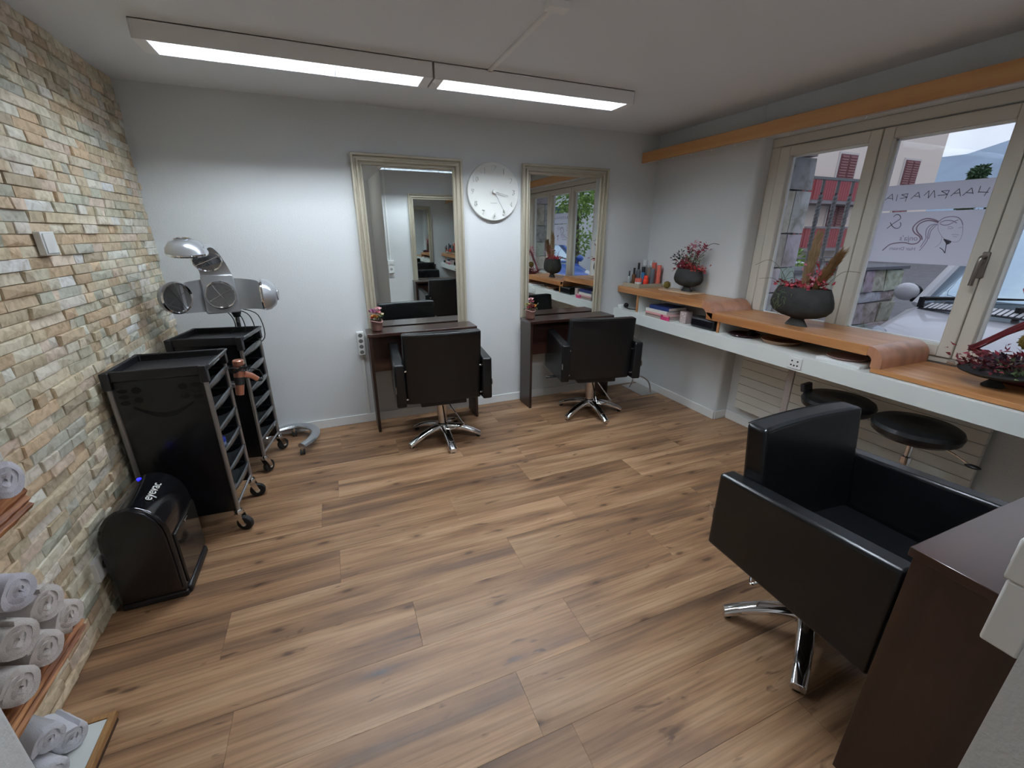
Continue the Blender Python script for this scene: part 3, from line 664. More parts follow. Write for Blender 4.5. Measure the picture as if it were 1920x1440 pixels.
def trolley(loc, rz, label, letters=False, angs=(20, 35, 0, 0)):
    t = thing('salon_trolley', label, 'trolley', loc, rz, 'black salon trolleys')
    hx, hy, H0 = .195, .165, .95
    # top tray with raised rim
    b = MB(); o = .012
    b.box((-hx-.005, -hy-.005, H0-.045), (hx-.03, hy+.005, H0-.035))
    for a_, b_ in (((-hx-.005, -hy-.005, H0-.05), (hx-.01, -hy+.012, H0)), ((-hx-.005, hy-.012, H0-.05), (hx-.01, hy+.005, H0)), ((-hx-.005, -hy, H0-.05), (-hx+.012, hy, H0))): b.box(a_, b_)
    b.build('top_tray', M_BLACK, t, bevel=.006)
    lip = [(hx-.035, H0-.045), (hx-.012, H0-.042), (hx+.012, H0-.03), (hx+.026, H0-.004), (hx+.022, H0+.002), (hx+.004, H0-.012), (hx-.02, H0-.03), (hx-.035, H0-.034)]
    l = MB().prism(lip, 'y', -hy+.004, hy-.004).build('tray_front', M_SMOKE, t, bevel=.002)
    if letters:
        n = Vector((.83, 0, -.55)).normalized()
        Mx = Matrix(((0, .52, .86, hx+.0125), (1, 0, 0, -.075), (0, .855, -.51, H0-.0305), (0, 0, 0, 1)))
        text_mesh('ARTECNO', .022, 'lettering', mat('grey_print', (.42, .44, .45), .5), l, Mx, extrude=.0006)
    for sy in (-1, 1):
        MB().box((-hx+.01, sy*(hy-.004)-.005, .125), (hx-.012, sy*(hy-.004)+.005, H0-.05)).build('side_panel', M_PANELBLK, t, bevel=.001)
        for sx in (-1, 1):
            MB().cyl((sx*(hx-.005), sy*(hy+.001), .13), (sx*(hx-.005), sy*(hy+.001), H0-.05), .0115, n=10).build('column', M_GREYMET, t)
            MB().box((sx*(hx-.005)-.017, sy*hy-.017, H0-.085), (sx*(hx-.005)+.017, sy*hy+.017, H0-.002)).build('corner_cap', M_BLACK, t, bevel=.004)
    MB().box((-hx+.01, -hy, .13), (-hx+.018, hy, H0-.05)).build('rear_panel', M_PANELBLK, t)
    if letters:
        M_SLOT = mat('matte_recess', (.002, .002, .002), .8)
        for sx in (-1, 1):
            for cx, cz, rx, rz_ in ((.145, .855, .020, .010), (.145, .825, .020, .009), (.145, .795, .020, .010), (.092, .853, .019, .016), (.092, .805, .017, .014)):
                MB().prism([(sx*cx+rx*math.cos(a_), cz+rz_*math.sin(a_)) for a_ in [k_*math.pi/8 for k_ in range(16)]], 'y', -hy-.0018, -hy-.0006).build('tool_slot', M_SLOT, t)
        MB().prism([(-.12+.24*k_/12, .775-.045*math.sin(math.pi*k_/12)) for k_ in range(13)]+[(.12-.24*k_/12, .765-.060*math.sin(math.pi*k_/12)) for k_ in range(13)], 'y', -hy-.0018, -hy-.0006).build('tool_slot', M_SLOT, t)
    for sx in (-1, 1): MB().cyl((sx*(hx-.005), -hy, .15), (sx*(hx-.005), hy, .15), .007, n=8).build('cross_bar', M_SILVER, t)
    # scoop trays
    for k in range(6):
        z = .79-k*.118
        pr = [(-hx+.02, z), (hx-.075, z), (hx-.035, z+.004), (hx+.0, z+.020), (hx+.022, z+.047), (hx+.031, z+.083), (hx+.022, z+.085), (hx+.008, z+.062), (hx-.022, z+.038), (hx-.07, z+.018), (-hx+.03, z+.008), (-hx+.02, z+.008)]
        tr = MB(); nn = 10; kk = len(pr); vs = []
        for q in range(nn+1):
            yy = (-1+2*q/nn); e = (1-yy*yy)**.6
            for x, zz in pr:
                f = max(0, min(1, (x-(hx-.09))/.09)); vs.append((x+f*(.030*e-.030), yy*(hy-.014), z+(zz-z)*(1 if f == 0 else .55+.45*e) if zz > z else zz))
        tr.add(vs, [(q*kk+j, q*kk+(j+1) % kk, (q+1)*kk+(j+1) % kk, (q+1)*kk+j) for q in range(nn) for j in range(kk)]+[tuple(range(kk)), tuple(range(nn*kk, nn*kk+kk))])
        tr.build('tray', M_SMOKE, t, ang=45)
        r = MB()
        for sy in (-1, 1): r.box((-hx+.03, sy*(hy-.016)-.003, z+.052), (hx-.02, sy*(hy-.016)+.003, z+.060))
        r.build('tray_runner', M_BLACK, t)
    for i, (sx, sy) in enumerate(((1, -1), (1, 1), (-1, -1), (-1, 1))): caster(t, sx*(hx-.005), sy*hy, ang=angs[i])
    return t
trolley((-.815, 2.555, 0), -3, 'black trolley with grey scoop trays standing nearest the camera', True, (-18, 8, 30, -20))
trolley((-.735, 3.19, 0), -10, 'black trolley with grey scoop trays below the hood dryer', False, (70, 60, 30, -20))
# things in the front trolley's trays
def bottle_like(name, label, cat, loc, prof, m, capprof=None, capm=None, group=None, n=18, lab=None, labm=None):
    t = thing(name, label, cat, loc, rnd(0, 360), group)
    MB().lathe(prof, n).build('body', m, t)
    if capprof: MB().lathe(capprof, n).build('cap', capm, t)
    if lab: MB().lathe(lab, n).build('paper_label', labm, t)
    return t
bottle_like('plastic_jar', 'small jar with blue lid in a front trolley tray', 'jar', (-.665, 2.49, .4575), [(.022, 0), (.024, .004), (.024, .036), (.021, .04)], mat('pale_blue_plastic', (.35, .45, .62), .3), [(.0255, .036), (.0255, .056), (.023, .058), (0, .058)], mat('blue_lid', (.03, .06, .42), .35))
o = MB().box((-.02, -.03, 0), (.02, .03, .022)).build('tissue_pack', mat('white_paper', (.78, .78, .76), .8), None, bevel=.006); o.location = (-.68, 2.50, .214); o.rotation_euler = (0, 0, .4); tag(o, 'white paper pack in the lowest front trolley tray', 'pack')

# ------------------------------------------------ hand dryer hooked on the front trolley
t = thing('hair_dryer', 'rose-gold hand hair dryer with coiled black cable hung between the trolleys', 'hair dryer', (-.575, 2.775, .655))
MB().cyl((-.012, -.012, .0), (-.004, -.004, .07), .021, .025, 18).build('nozzle', M_COPPER, t)
MB().cyl((-.004, -.004, .06), (.0, .0, .105), .0265, .0275, 18).build('grip_band', M_RUBBER, t)
MB().cyl((0, 0, .10), (.006, .004, .165), .027, .028, 18).build('barrel', M_COPPER, t)
MB().lathe([(.026, 0), (.029, .004), (.029, .028), (.025, .032), (.02, .03), (0, .03)], 20, (.010, .006, .172)).build('rear_ring', M_COPPER, t)
MB().tube([(.02, .02, .115), (.055, .055, .088), (.075, .075, .06)], [.019, .017, .016], 12).build('handle', M_COPPER, t)
MB().tube([(.075, .075, .06), (.095, .095, .045)], [.014, .010], 10).build('cable_collar', M_RUBBER, t)
cb = []
for i in range(60):
    a = i*.52; cb.append((math.cos(a)*(.045+.006*math.sin(i*.9)), math.sin(a)*.042, .150+.012*math.sin(i*1.3)+.012*(i/60)))
cb += [(.03, .08, .13), (.09, .12, .10), (.1, .11, .05), (.095, .095, .045)]
MB().tube(smooth_path(cb, 2), .0035, 6).build('cable', M_RUBBER, t)
MB().box((-.05, -.03, .05), (-.022, .03, .075)).build('holder_hook', M_GREYMET, t, bevel=.003)

# ------------------------------------------------ hood dryer on a stand
M_SILP = mat('silver_plastic', (.50, .52, .55), .28, .55)
M_LAMPG = mat('dark_lamp_glass', (.05, .05, .055), .06, .3)
t = thing('hood_dryer', 'silver hood dryer with five round lamps on a rolling stand', 'hair dryer', (-.645, 3.44, 0))
P0 = Vector((-.645, 3.44, 0))
def W(x, y, z): return Vector((x, y, z))-P0
path = smooth_path([W(-.66, 3.43, .075), W(-.60, 3.50, .075), W(-.50, 3.555, .075), W(-.40, 3.56, .075), W(-.31, 3.50, .075), W(-.275, 3.40, .074), W(-.30, 3.27, .072), W(-.365, 3.18, .07)], 5)
MB().tube(path, [.034]*len(path), 12, flat=.62).build('base_arm', M_SILVER, t)
path = smooth_path([W(-.63, 3.43, .075), W(-.76, 3.49, .075), W(-.90, 3.46, .075), W(-.965, 3.38, .075), W(-.97, 3.26, .072), W(-.93, 3.18, .07)], 5)
MB().tube(path, [.032]*len(path), 12, flat=.62).build('base_arm', M_SILVER, t)
MB().lathe([(.06, .05), (.065, .08), (.04, .11), (.026, .13)], 20).build('base_hub', M_SILVER, t)
for q in (W(-.365, 3.18, 0), W(-.44, 3.54, 0), W(-.93, 3.19, 0), W(-.90, 3.45, 0)):
    c = MB().lathe([(.010, .036), (.012, .045), (.008, .07)], 10, (q.x, q.y, 0)).build('caster', M_CHROME, t)
    for s in (-1, 1):
        b = MB().lathe([(.006, -.006), (.020, -.006), (.022, -.003), (.022, .003), (.020, .006), (.006, .006)], 16, axis='x', c=(q.x+s*.010, q.y, .022)); b.build('wheel', M_RUBBER, c)
MB().cyl((0, 0, .10), (0, 0, 1.05), .017, n=16).build('pole', M_CHROME, t)
MB().cyl((0, 0, .10), (0, 0, .62), .024, n=16).build('lower_pole', M_SILVER, t)
# head, in its own frame: +v forward (towards the sitter), origin at the ring centre
hc = Vector((-.640, 3.06, 1.175)); rot = math.radians(10)
Mh = Matrix.Translation(hc-P0) @ Matrix.Rotation(rot, 4, 'Z')
Rr = .215
def band(a0, a1, zc, zh0, zh1, n=12, off=0.0):
    b = MB(); vs = []
    for i in range(n+1):
        s = i/n; a = a0+(a1-a0)*s; hh = zh0+(zh1-zh0)*s
        sh = .075*(s**1.5)
        for rr, z in ((Rr, -hh), (Rr+.012, -hh*.94), (Rr+.018, 0), (Rr+.012, hh*.94), (Rr, hh)):
            vs.append((math.sin(a)*rr, math.cos(a)*rr, zc+z+off*s))
    fs = [(i*5+j, i*5+j+1, (i+1)*5+j+1, (i+1)*5+j) for i in range(n) for j in range(4)]+[(i*5+4, i*5, (i+1)*5, (i+1)*5+4) for i in range(n)]+[(0, 1, 2, 3, 4), tuple(n*5+k for k in (4, 3, 2, 1, 0))]
    return b.add(vs, fs).xf(Mh)
band(math.radians(-24), math.radians(-62), .0, .100, .088).build('side_arm', M_SILP, t)
band(math.radians(24), math.radians(94), .0, .100, .085).build('side_arm', M_SILP, t)
b = MB().prism(rounded([(-.095, -.115), (.095, -.115), (.085, .125), (-.085, .125)], .012, 2), 'y', Rr-.035, Rr+.03).xf(Mh); b.build('centre_plate', M_SILP, t, bevel=.006)
# top arm: band rising and curling forward
vs = []; n = 16
for i in range(n+1):
    s = i/n; a = s*math.radians(112); ra = .185
    y = Rr-.012-(ra-ra*math.cos(a))*1.0-.02*s; z = .115+ra*math.sin(a)*1.0
    wd = .083-.012*math.sin(s*math.pi); ny, nz = math.cos(a), math.sin(a)
    for o, u in ((-.006, -wd), (.012, -wd*.95), (.020, 0), (.012, wd*.95), (-.006, wd)):
        vs.append((u-.10*s**1.4, y+ny*o, z+nz*o))
fs = [(i*5+j, i*5+j+1, (i+1)*5+j+1, (i+1)*5+j) for i in range(n) for j in range(4)]+[(i*5+4, i*5, (i+1)*5, (i+1)*5+4) for i in range(n)]+[(0, 1, 2, 3, 4), tuple(n*5+k for k in (4, 3, 2, 1, 0))]
MB().add(vs, fs).xf(Mh).build('top_arm', M_SILP, t)
def lamp_unit(pos, nrm, r=.088, dome=True):
    nrm = Vector(nrm).normalized(); z = nrm; x = z.orthogonal().normalized(); x = Vector((0, 0, 1)).cross(z).normalized() if abs(z.z) < .95 else Vector((1, 0, 0)); y = z.cross(x)
    M = Mh @ Matrix.Translation(pos) @ Matrix(((x.x, y.x, z.x, 0), (x.y, y.y, z.y, 0), (x.z, y.z, z.z, 0), (0, 0, 0, 1)))
    prof = [(r*.40, -.070), (r*.75, -.060), (r*1.03, -.028), (r*1.10, .0)] if dome else [(r*1.02, -.02), (r*1.04, .0)]
    u = MB().lathe(prof, 28).xf(M).build('lamp_shell', M_SILP, t)
    MB().lathe([(r*1.06, -.002), (r*1.08, .008), (r*1.0, .016), (r*.93, .010), (r*.92, .0)], 28).xf(M).build('chrome_ring', M_CHROME, u)
    MB().lathe([(r*.93, .0), (r*.7, -.010), (r*.42, -.016), (0, -.018)], 28).xf(M).build('reflector', mat('lamp_reflector', (.62, .60, .57), .16, 1.0), u)
    g = MB()
    for q in (.14, .22, .30, .38): g.tube([(q*r*math.cos(k*math.pi/10), q*r*math.sin(k*math.pi/10), -.010) for k in range(21)], .0025, 5)
    g.xf(M).build('heating_coil', M_BLACK, u)
    g = MB().lathe([(r*.40, -.0155), (0, -.0160)], 24).xf(M).build('coil_plate', M_BLACK, u)
    for a in (.5, .5+math.pi/2):
        MB().tube([(r*.95*math.cos(a), r*.95*math.sin(a), .006), (-r*.95*math.cos(a), -r*.95*math.sin(a), .006)], .0016, 5).xf(M).build('guard_wire', M_CHROME, u)
    if dome:
        MB().lathe([(r*.42, -.071), (r*.46, -.077), (r*.36, -.080), (r*.30, -.074), (r*.12, -.077), (0, -.078)], 24).xf(M).build('outer_vent', M_CHROME, u)
    return u
lamp_unit((0, Rr-.036, -.0), (0, -1, 0), .082, False)
for dg in (-68, 96):
    a = math.radians(dg); lamp_unit((math.sin(a)*(Rr+.018), math.cos(a)*(Rr+.018), .01), (.66, -.75, 0) if dg < 0 else (-math.sin(a), -math.cos(a), 0), .088)
lamp_unit((-.03, Rr-.06, .215), (.05, -.80, -.60), .074, False)
lamp_unit((-.105, -.035, .268), (.1, .12, -1), .092)
MB().lathe([(.02, 0), (.03, .03), (.03, .08)], 16, (0, 0, 1.0)).build('head_joint', M_BLACK, t)
MB().tube([(0, 0, 1.06), W(-.62, 3.38, 1.10), W(-.605, 3.30, 1.13)], .02, 10).build('neck', M_BLACK, t)
for k in range(4):
    q = Mh @ Vector((.0+.03*k, Rr+.02, -.10)); 
    MB().tube(smooth_path([q, q+Vector((.035+.02*k, .0, -.05)), q+Vector((.04+.022*k, .01, -.12-.03*k)), q+Vector((-.0, .02, -.17-.03*k)), (0.02, 0, .85)], 5), .0032, 6).build('cable', M_RUBBER, t)

# ------------------------------------------------ vacuum bin
t = thing('vacuum_bin', 'black dome-topped floor vacuum bin with white lettering beside the stone wall', 'vacuum', (-.900, 2.095, 0), 0)
HB = .492
def arch(w, z0, zs, n=10, sk=0):
    pts = [(-w, z0), (w, z0), (w, zs)]
    for k in range(1, n): a = math.pi*k/n; pts.append((w*math.cos(a)+sk*math.sin(a), zs+(HB-zs)*math.sin(a)))
    return pts+[(-w, zs)]
MB().prism(arch(.122, .03, .335), 'y', -.155, .165).build('body', M_GLOSSBLK, t, bevel=.012, seg=3, ang=30)
MB().prism(arch(.108, .05, .32), 'y', -.166, -.154).build('front_shell', M_PANELBLK, t, bevel=.006)
MB().box((-.122, -.155, 0), (.122, .165, .032)).build('foot', M_BLACK, t, bevel=.008)
MB().box((.118, -.135, .06), (.132, .15, .32)).build('bin_door', mat('smoked_door', (.018, .016, .015), .12, coat=.3), t, bevel=.006)
MB().box((.131, -.02, .30), (.137, .03, .312)).build('latch', M_CHROME, t, bevel=.002)
MB().box((.10, -.140, .004), (.134, .15, .045)).build('suction_lip', M_BLACK, t, bevel=.01)
MB().cyl((-.035, .118, HB-.010), (-.035, .118, HB-.003), .009, n=12).build('status_light', mat('blue_led', (.02, .02, .6), .3, emit=(.02, .02, 1.0), estr=3.0), t)
nx = math.sin(math.radians(28)); nz = math.cos(math.radians(28))
Mx = Matrix(((0, -nz, nx, .066), (1, 0, 0, -.085), (0, nx, nz, .4745), (0, 0, 0, 1)))
text_mesh('eyevac', .052, 'lettering', mat('white_print', (.82, .83, .83), .5), t, Mx, extrude=.0015)
MB().lathe([(0, 0), (.014, .002), (.012, .014), (0, .018)], 10, (-.09, -.15, .40)).build('knob', M_BLACK, t)

# ------------------------------------------------ switch and low socket on the stone wall
t = thing('light_switch', 'white light switch plate on the stone wall', 'switch', (-1.032, 2.366, 1.508))
MB().box((-.02, -.049, -.045), (.003, .049, .045)).build('plate', M_WHITEP, t, bevel=.003)
MB().box((.003, -.040, -.038), (.007, .040, .038)).build('rocker', M_WHITEP, t, bevel=.002)
t = thing('wall_socket', 'white wall socket low on the stone wall behind the vacuum bin', 'socket', (-1.032, 1.955, .245))
MB().box((-.02, -.047, -.047), (.001, .047, .047)).build('plate', M_WHITEP, t, bevel=.003)
MB().cyl((.001, .014, .0), (.04, .014, .0), .020, .016, 12).build('plug', M_BLACK, t)

# ------------------------------------------------ towel shelves
def towel_shelf(z0, z1, y0, y1, label):
    t = thing('towel_shelf', label, 'shelf', (-1.04, (y0+y1)/2, z0), group='rough wooden towel shelves')
    w = .165; l = (y1-y0)/2; n = 24; rs = random.Random(int(z0*100))
    prof = [(w, 0), (w+.006, .012), (w-.003, .02), (w+.004, .032), (w-.004, .042), (w+.003, .055), (w-.004, z1-z0)]
    b = MB(); k = len(prof)+2; vs = []
    for i in range(n+1):
        y = -l+2*l*i/n
        for x, z in [(0, 0)]+prof+[(0, z1-z0)]: vs.append((x+(rs.uniform(-.0025, .0025) if x > .05 else 0), y, z))
    b.add(vs, [(i*k+j, i*k+(j+1) % k, (i+1)*k+(j+1) % k, (i+1)*k+j) for i in range(n) for j in range(k)]+[tuple(range(k)), tuple(range(n*k, n*k+k))])
    b.build('board', M_ROUGHWOOD, t, ang=20)
    MB().box((-.01, -l+.02, -.012), (.10, l-.02, -.001)).build('bracket_rail', M_STEEL, t)
    return t
towel_shelf(.808, .886, .82, 1.475, 'upper rough-sawn wooden towel shelf on the stone wall')
towel_shelf(.350, .424, .82, 1.475, 'lower rough-sawn wooden towel shelf on the stone wall')
def towel(loc, r, l, m, label, yaw=0, turns=3.0, tilt=0, group='rolled towels'):
    rs = random.Random(int(loc[1]*1000+loc[2]*77))
    n = int(turns*22); L = 7; th = r/turns*.95; vs = []
    def ctr(i):
        s = i/n; rad = .002+(r-th/2-.002)*s; a = s*turns*2*math.pi+rs_ph
        sq = 1+.06*math.sin(2*a+1)
        return rad*math.cos(a)*sq, rad*math.sin(a)*(2-sq), a
    rs_ph = rs.uniform(0, 6.28)
    for i in range(n+1):
        y, z, a = ctr(i); ny, nz = math.cos(a), math.sin(a); h = th*.5
        for k in range(L):
            x = -l/2+l*k/(L-1); j = rs.uniform(-.001, .001); e = .004*math.sin(a*1.7+i*.05) if k in (0, L-1) else 0
            vs.append((x+e*(1 if k else -1), y+ny*(h+j), z+nz*(h+j)))
        for k in range(L-1, -1, -1):
            x = -l/2+l*k/(L-1); j = rs.uniform(-.0006, .0006)
            vs.append((x, y-ny*(h+j), z-nz*(h+j)))
    K = 2*L
    fs = [(i*K+j, i*K+(j+1) % K, (i+1)*K+(j+1) % K, (i+1)*K+j) for i in range(n) for j in range(K)]+[tuple(range(K)), tuple(range(n*K, n*K+K))]
    o = MB().add(vs, fs).build('rolled_towel', m, None, ang=80)
    o.location = loc; o.rotation_euler = (0, tilt, math.radians(yaw)); return tag(o, label, 'towel', group)
tx = -.93
towel((tx+.015, 1.392, .946), 0.053, .15, M_TOWELB, 'grey rolled towel on the upper wooden shelf', -15)
towel((tx+.015, 1.28, .944), 0.053, .15, M_TOWEL, 'grey rolled towel on the upper shelf nearer the white pier', -19)
towel((tx+.015, 1.405, .482), 0.053, .15, M_TOWEL, 'beige rolled towel at the free end of the lower shelf, bottom row', -16)
towel((tx+.015, 1.292, .482), 0.053, .15, M_TOWEL, 'beige rolled towel in the middle of the bottom row on the lower shelf', -21)
towel((tx+.015, 1.178, .482), 0.053, .15, M_TOWEL, 'beige rolled towel nearest the white pier, bottom row of the lower shelf', -19)
towel((tx+.015, 1.348, .582), 0.053, .15, M_TOWEL, 'beige rolled towel at the free end of the second row on the lower shelf', -17)
towel((tx+.015, 1.233, .582), 0.053, .15, M_TOWEL, 'beige rolled towel nearest the white pier, second row of the lower shelf', -22)
towel((tx+.015, 1.290, .684), 0.053, .15, M_TOWELB, 'lilac-grey rolled towel topping the pile on the lower shelf', -16)
# floor tray
t = thing('floor_board', 'low white board with oak edging on the floor below the shelves', 'board', (-.85, 1.41, 0))
MB().box((-.19, -.55, .006), (-.02, -.02, .038)).build('white_top', M_GREYW, t)
M_OAKE = mat('oak_edge', (.36, .19, .075), .5, var=.2, vscale=30, stretch=(6, 1, 6))
MB().box((-.018, -.55, .02), (-.0, .0, .041)).build('edge_strip', M_OAKE, t, bevel=.001)
MB().box((-.19, -.018, .02), (-.018, .0, .041)).build('edge_strip', M_OAKE, t, bevel=.001)
MB().box((-.19, -.55, 0), (-.004, -.003, .02)).build('plinth', mat('dark_plinth', (.06, .03, .02), .5), t)
towel((-.965, 1.245, .087), .046, .12, M_TOWELW, 'white rolled towel in the middle of the floor board', -32)
towel((-.965, 1.355, .085), .044, .12, M_TOWELW, 'white rolled towel at the far end of the floor board', -40)
towel((-.965, 1.132, .087), .046, .12, M_TOWELW, 'white rolled towel at the near end of the floor board', -30)
towel((-.975, 1.30, .163), .044, .12, M_TOWELW, 'white rolled towel lying on top of the others on the floor board', -34)

# ------------------------------------------------ window counter
t = thing('window_counter', 'long white counter running under the window', 'counter', (2.60, D, .74))
MB().box((0, -3.46, 0), (.018, -.002, .10)).build('front_board', M_GREYW, t, bevel=.002)
MB().box((.018, -1.098, .080), (XR-2.60-.0, -.002, .10)).build('worktop', M_GREYW, t)
MB().box((.018, -3.198, .080), (3.085-2.60, -1.098, .10)).build('worktop', M_GREYW, t)
MB().box((.018, -3.46, .080), (XR-2.60, -3.198, .10)).build('worktop', M_GREYW, t)
MB().box((.10, -1.878, -.74), (.115, -1.836, .08)).build('support_leg', mat('grey_leg', (.42, .38, .36), .4, .5), t, bevel=.002)
t = thing('counter_socket', 'white three-hole socket set into the counter front', 'socket', (2.60, 1.685, .79))
MB().box((-.006, -.043, -.036), (.0, .043, .036)).build('plate', M_WHITEP, t, bevel=.003)
for dy, dz in ((-.018, .012), (.018, .012), (0, -.016), (-.02, -.014), (.02, -.014)): MB().cyl((-.0075, dy, dz), (-.005, dy, dz), .0055, n=8).build('pin_hole', M_BLACK, t)

# stepped wooden shelf
t = thing('stepped_shelf', 'honey-coloured stepped wooden shelf with rounded drops on the counter', 'shelf', (2.63, D, 0))
X1 = XR-2.63-.004; X2 = 3.068-2.63
def curve_drop(y, zt, zb, R, th, x1):
    # quarter round falling from the upper board (towards -y) to the lower one
    out = []; inn = []
    for k in range(9):
        a = math.pi/2*k/8
        out.append((y-R*math.sin(a), zt-R+R*math.cos(a))); r = max(R-th, .008); inn.append((y-r*math.sin(a), zt-R+r*math.cos(a)))
    out.append((y-R, zb)); inn.append((y-max(R-th, .008), zb))
    return MB().prism(out+inn[::-1], 'x', 0, x1)
def Y(y): return y-D
MB().box((0, Y(2.52), 1.0), (X1, Y(3.612), 1.058)).build('upper_board', M_HONEY, t, bevel=.002)
curve_drop(Y(2.5195), 1.058, .975, .115, .055, X2-.02).build('upper_curve', mat('rosy_wood', (.46, .215, .125), .3, var=.25, vscale=1.5, stretch=(9, 9, 1)), t, bevel=.001)
MB().box((0, Y(1.335), .925), (X2, Y(2.462), .98)).build('middle_board', M_HONEY, t, bevel=.002)
curve_drop(Y(1.3345), .98, .868, .078, .05, X2).build('lower_curve', MATS['rosy_wood'], t, bevel=.001)
MB().box((0, Y(.44), .843), (X2, Y(1.300), .868)).build('lower_board', M_HONEY, t, bevel=.002)
MB().box((.015, Y(.45), .8405), (X2-.03, Y(1.29), .843)).build('lower_packing', M_DARKWOOD, t)
for y, z1 in ((3.32, 1.0), (2.352, .925)):
    MB().box((.018, Y(y)-.009, .8405), (.03, Y(y)+.009, z1)).build('upright_edge', M_HONEY, t)
    MB().box((.030, Y(y)-.009, .8405), (.30, Y(y)+.009, z1)).build('upright', M_GREYW, t)

# ------------------------------------------------ radiator
t = thing('radiator', 'white flat radiator with horizontal panels under the window', 'radiator', (3.03, .90, .16))
for k in range(7):
    MB().box((0, 0, k*.0705), (.035, 1.49, k*.0705+.0675)).build('panel', mat('radiator_white', (.72, .715, .66), .4), t, bevel=.002)
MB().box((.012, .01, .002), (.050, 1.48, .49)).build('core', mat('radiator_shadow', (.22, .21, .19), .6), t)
for y in (.15, 1.34): MB().box((.045, y, .05), (.0575, y+.04, .44)).build('bracket', M_GREYW, t)
MB().cyl((.025, -.03, .03), (.025, .0, .03), .012, n=10).build('valve', M_STEEL, t)

# ------------------------------------------------ stools
def stool(loc, rz, label, back=False):
    t = thing('stool', label, 'stool', loc, rz, 'black rolling stools')
    z = .60
    MB().lathe([(.05, z-.065), (.160, z-.063), (.183, z-.045), (.190, z-.015), (.182, z+.004), (.165, z+.014), (.10, z+.012), (0, z+.006)], 36).build('seat', M_LEATHER, t)
    MB().lathe([(.020, .14), (.020, z-.22), (.026, z-.215), (.026, z-.18), (.015, z-.178), (.015, z-.05)], 16).build('gas_column', M_CHROME, t)
    MB().box((-.07, -.06, z-.08), (.07, .06, z-.065)).build('seat_plate', M_BLACK, t)
    MB().tube([(.05, 0, z-.06), (.17, -.02, z-.085), (.235, -.03, z-.11)], .004, 6).build('lever_rod', M_CHROME, t)
    MB().sphere((.245, -.032, z-.114), .017, sc=(1.8, 1, .6)).build('lever_grip', M_BLACK, t)
    for k in range(5):
        a = math.radians(72*k+15); c, s = math.cos(a), math.sin(a)
        MB().tube([(.02*c, .02*s, .13), (.15*c, .15*s, .105), (.26*c, .26*s, .075)], [.022, .018, .013], 8).build('base_leg', M_CHROME, t)
        w = MB().lathe([(.005, -.012), (.024, -.010), (.026, 0), (.024, .010), (.005, .012)], 14, axis='x', c=(.26*c, .26*s, .026)); w.build('wheel', M_RUBBER, t)
        MB().cyl((.26*c, .26*s, .04), (.26*c, .26*s, .075), .008, n=8).build('wheel_stem', M_BLACK, t)
    if back:
        MB().prism([(.17, z+.0), (.195, z+.0), (.205, z+.05), (.18, z+.05)], 'x', -.05, .05).build('back_bracket', M_BLACK, t, bevel=.004)
    return t
stool((2.745, 1.075, 0), -80, 'round black stool with chrome column nearer the foreground chair')
stool((2.745, 1.47, 0), 8, 'round black stool with a back bracket further along under the counter', True)

# ------------------------------------------------ footrest by the right chair
t = thing('footrest', 'chrome footrest with flat floor plate and bent tube', 'footrest', (2.80, 3.36, 0))
MB().box((-.06, -.14, 0), (.15, .20, .006)).build('floor_plate', M_STEEL, t, bevel=.002)
MB().tube(smooth_path([(.075, -.11, .006), (.04, -.11, .12), (-.04, -.11, .19), (-.14, -.11, .225)], 4), .009, 8).build('bent_tube', M_CHROME, t)
MB().tube(smooth_path([(-.03, .10, .006), (.0, .10, .07), (-.04, .06, .15), (-.14, .0, .225)], 4), .009, 8).build('bent_tube', M_CHROME, t)
MB().tube([(-.14, -.13, .225), (-.14, .03, .225)], .012, 8).build('foot_bar', M_CHROME, t)

# ------------------------------------------------ power strip left of the left table
t = thing('power_strip', 'white four-gang wall socket strip with cable duct beside the left table', 'socket strip', (.148, D, .605))
MB().box((-.027, -.04, 0), (.027, 0, .192)).build('strip_body', M_WHITEP, t, bevel=.004)
for k in range(4):
    MB().lathe([(.0205, -.0405), (.019, -.042), (.017, -.0405)], 18, (0, 0, .026+k*.046), axis='y').build('socket_ring', M_WHITEP, t)
    MB().cyl((0, -.0402, .026+k*.046), (0, -.0408, .026+k*.046), .0165, n=16).build('socket_hole', mat('socket_grey', (.16, .165, .16), .6), t)
MB().box((-.011, -.013, -.525), (.011, 0, 0)).build('duct', M_WHITEP, t, bevel=.002)

# ------------------------------------------------ plants
def leaf(b, p, d, l, w, rs, curl=.25):
    d = Vector(d).normalized(); s = d.cross(Vector((rs.uniform(-1, 1), rs.uniform(-1, 1), rs.uniform(-.3, 1)))).normalized(); n = s.cross(d)
    p = Vector(p); b.add([p, p+d*l*.5+s*w*.5+n*l*.06, p+d*l-n*l*curl, p+d*l*.5-s*w*.5+n*l*.06, p+d*l*.55], [(0, 1, 4), (1, 2, 4), (2, 3, 4), (3, 0, 4)])
def cluster(parent, name, c, spread, n, l, w, m, rs, up=.4, tips=None):
    b = MB()
    for i in range(n):
        p = Vector(c)+Vector((rs.gauss(0, spread[0]), rs.gauss(0, spread[1]), rs.gauss(0, spread[2])))
        d = (p-Vector(c))*3+Vector((rs.uniform(-.5, .5), rs.uniform(-.5, .5), rs.uniform(-.2, 1)*up))
        leaf(b, p, d if d.length > .001 else (0, 0, 1), l*rs.uniform(.7, 1.25), w*rs.uniform(.7, 1.2), rs)
    o = b.build(name, m, parent, fix=False); o['kind'] = 'stuff'; return o
M_RED = mat('crimson_leaf', (.26, .022, .045), .5); M_BRIGHT = mat('scarlet_leaf', (.46, .045, .04), .5); M_DKLEAF = mat('blackish_leaf', (.022, .028, .035), .5)
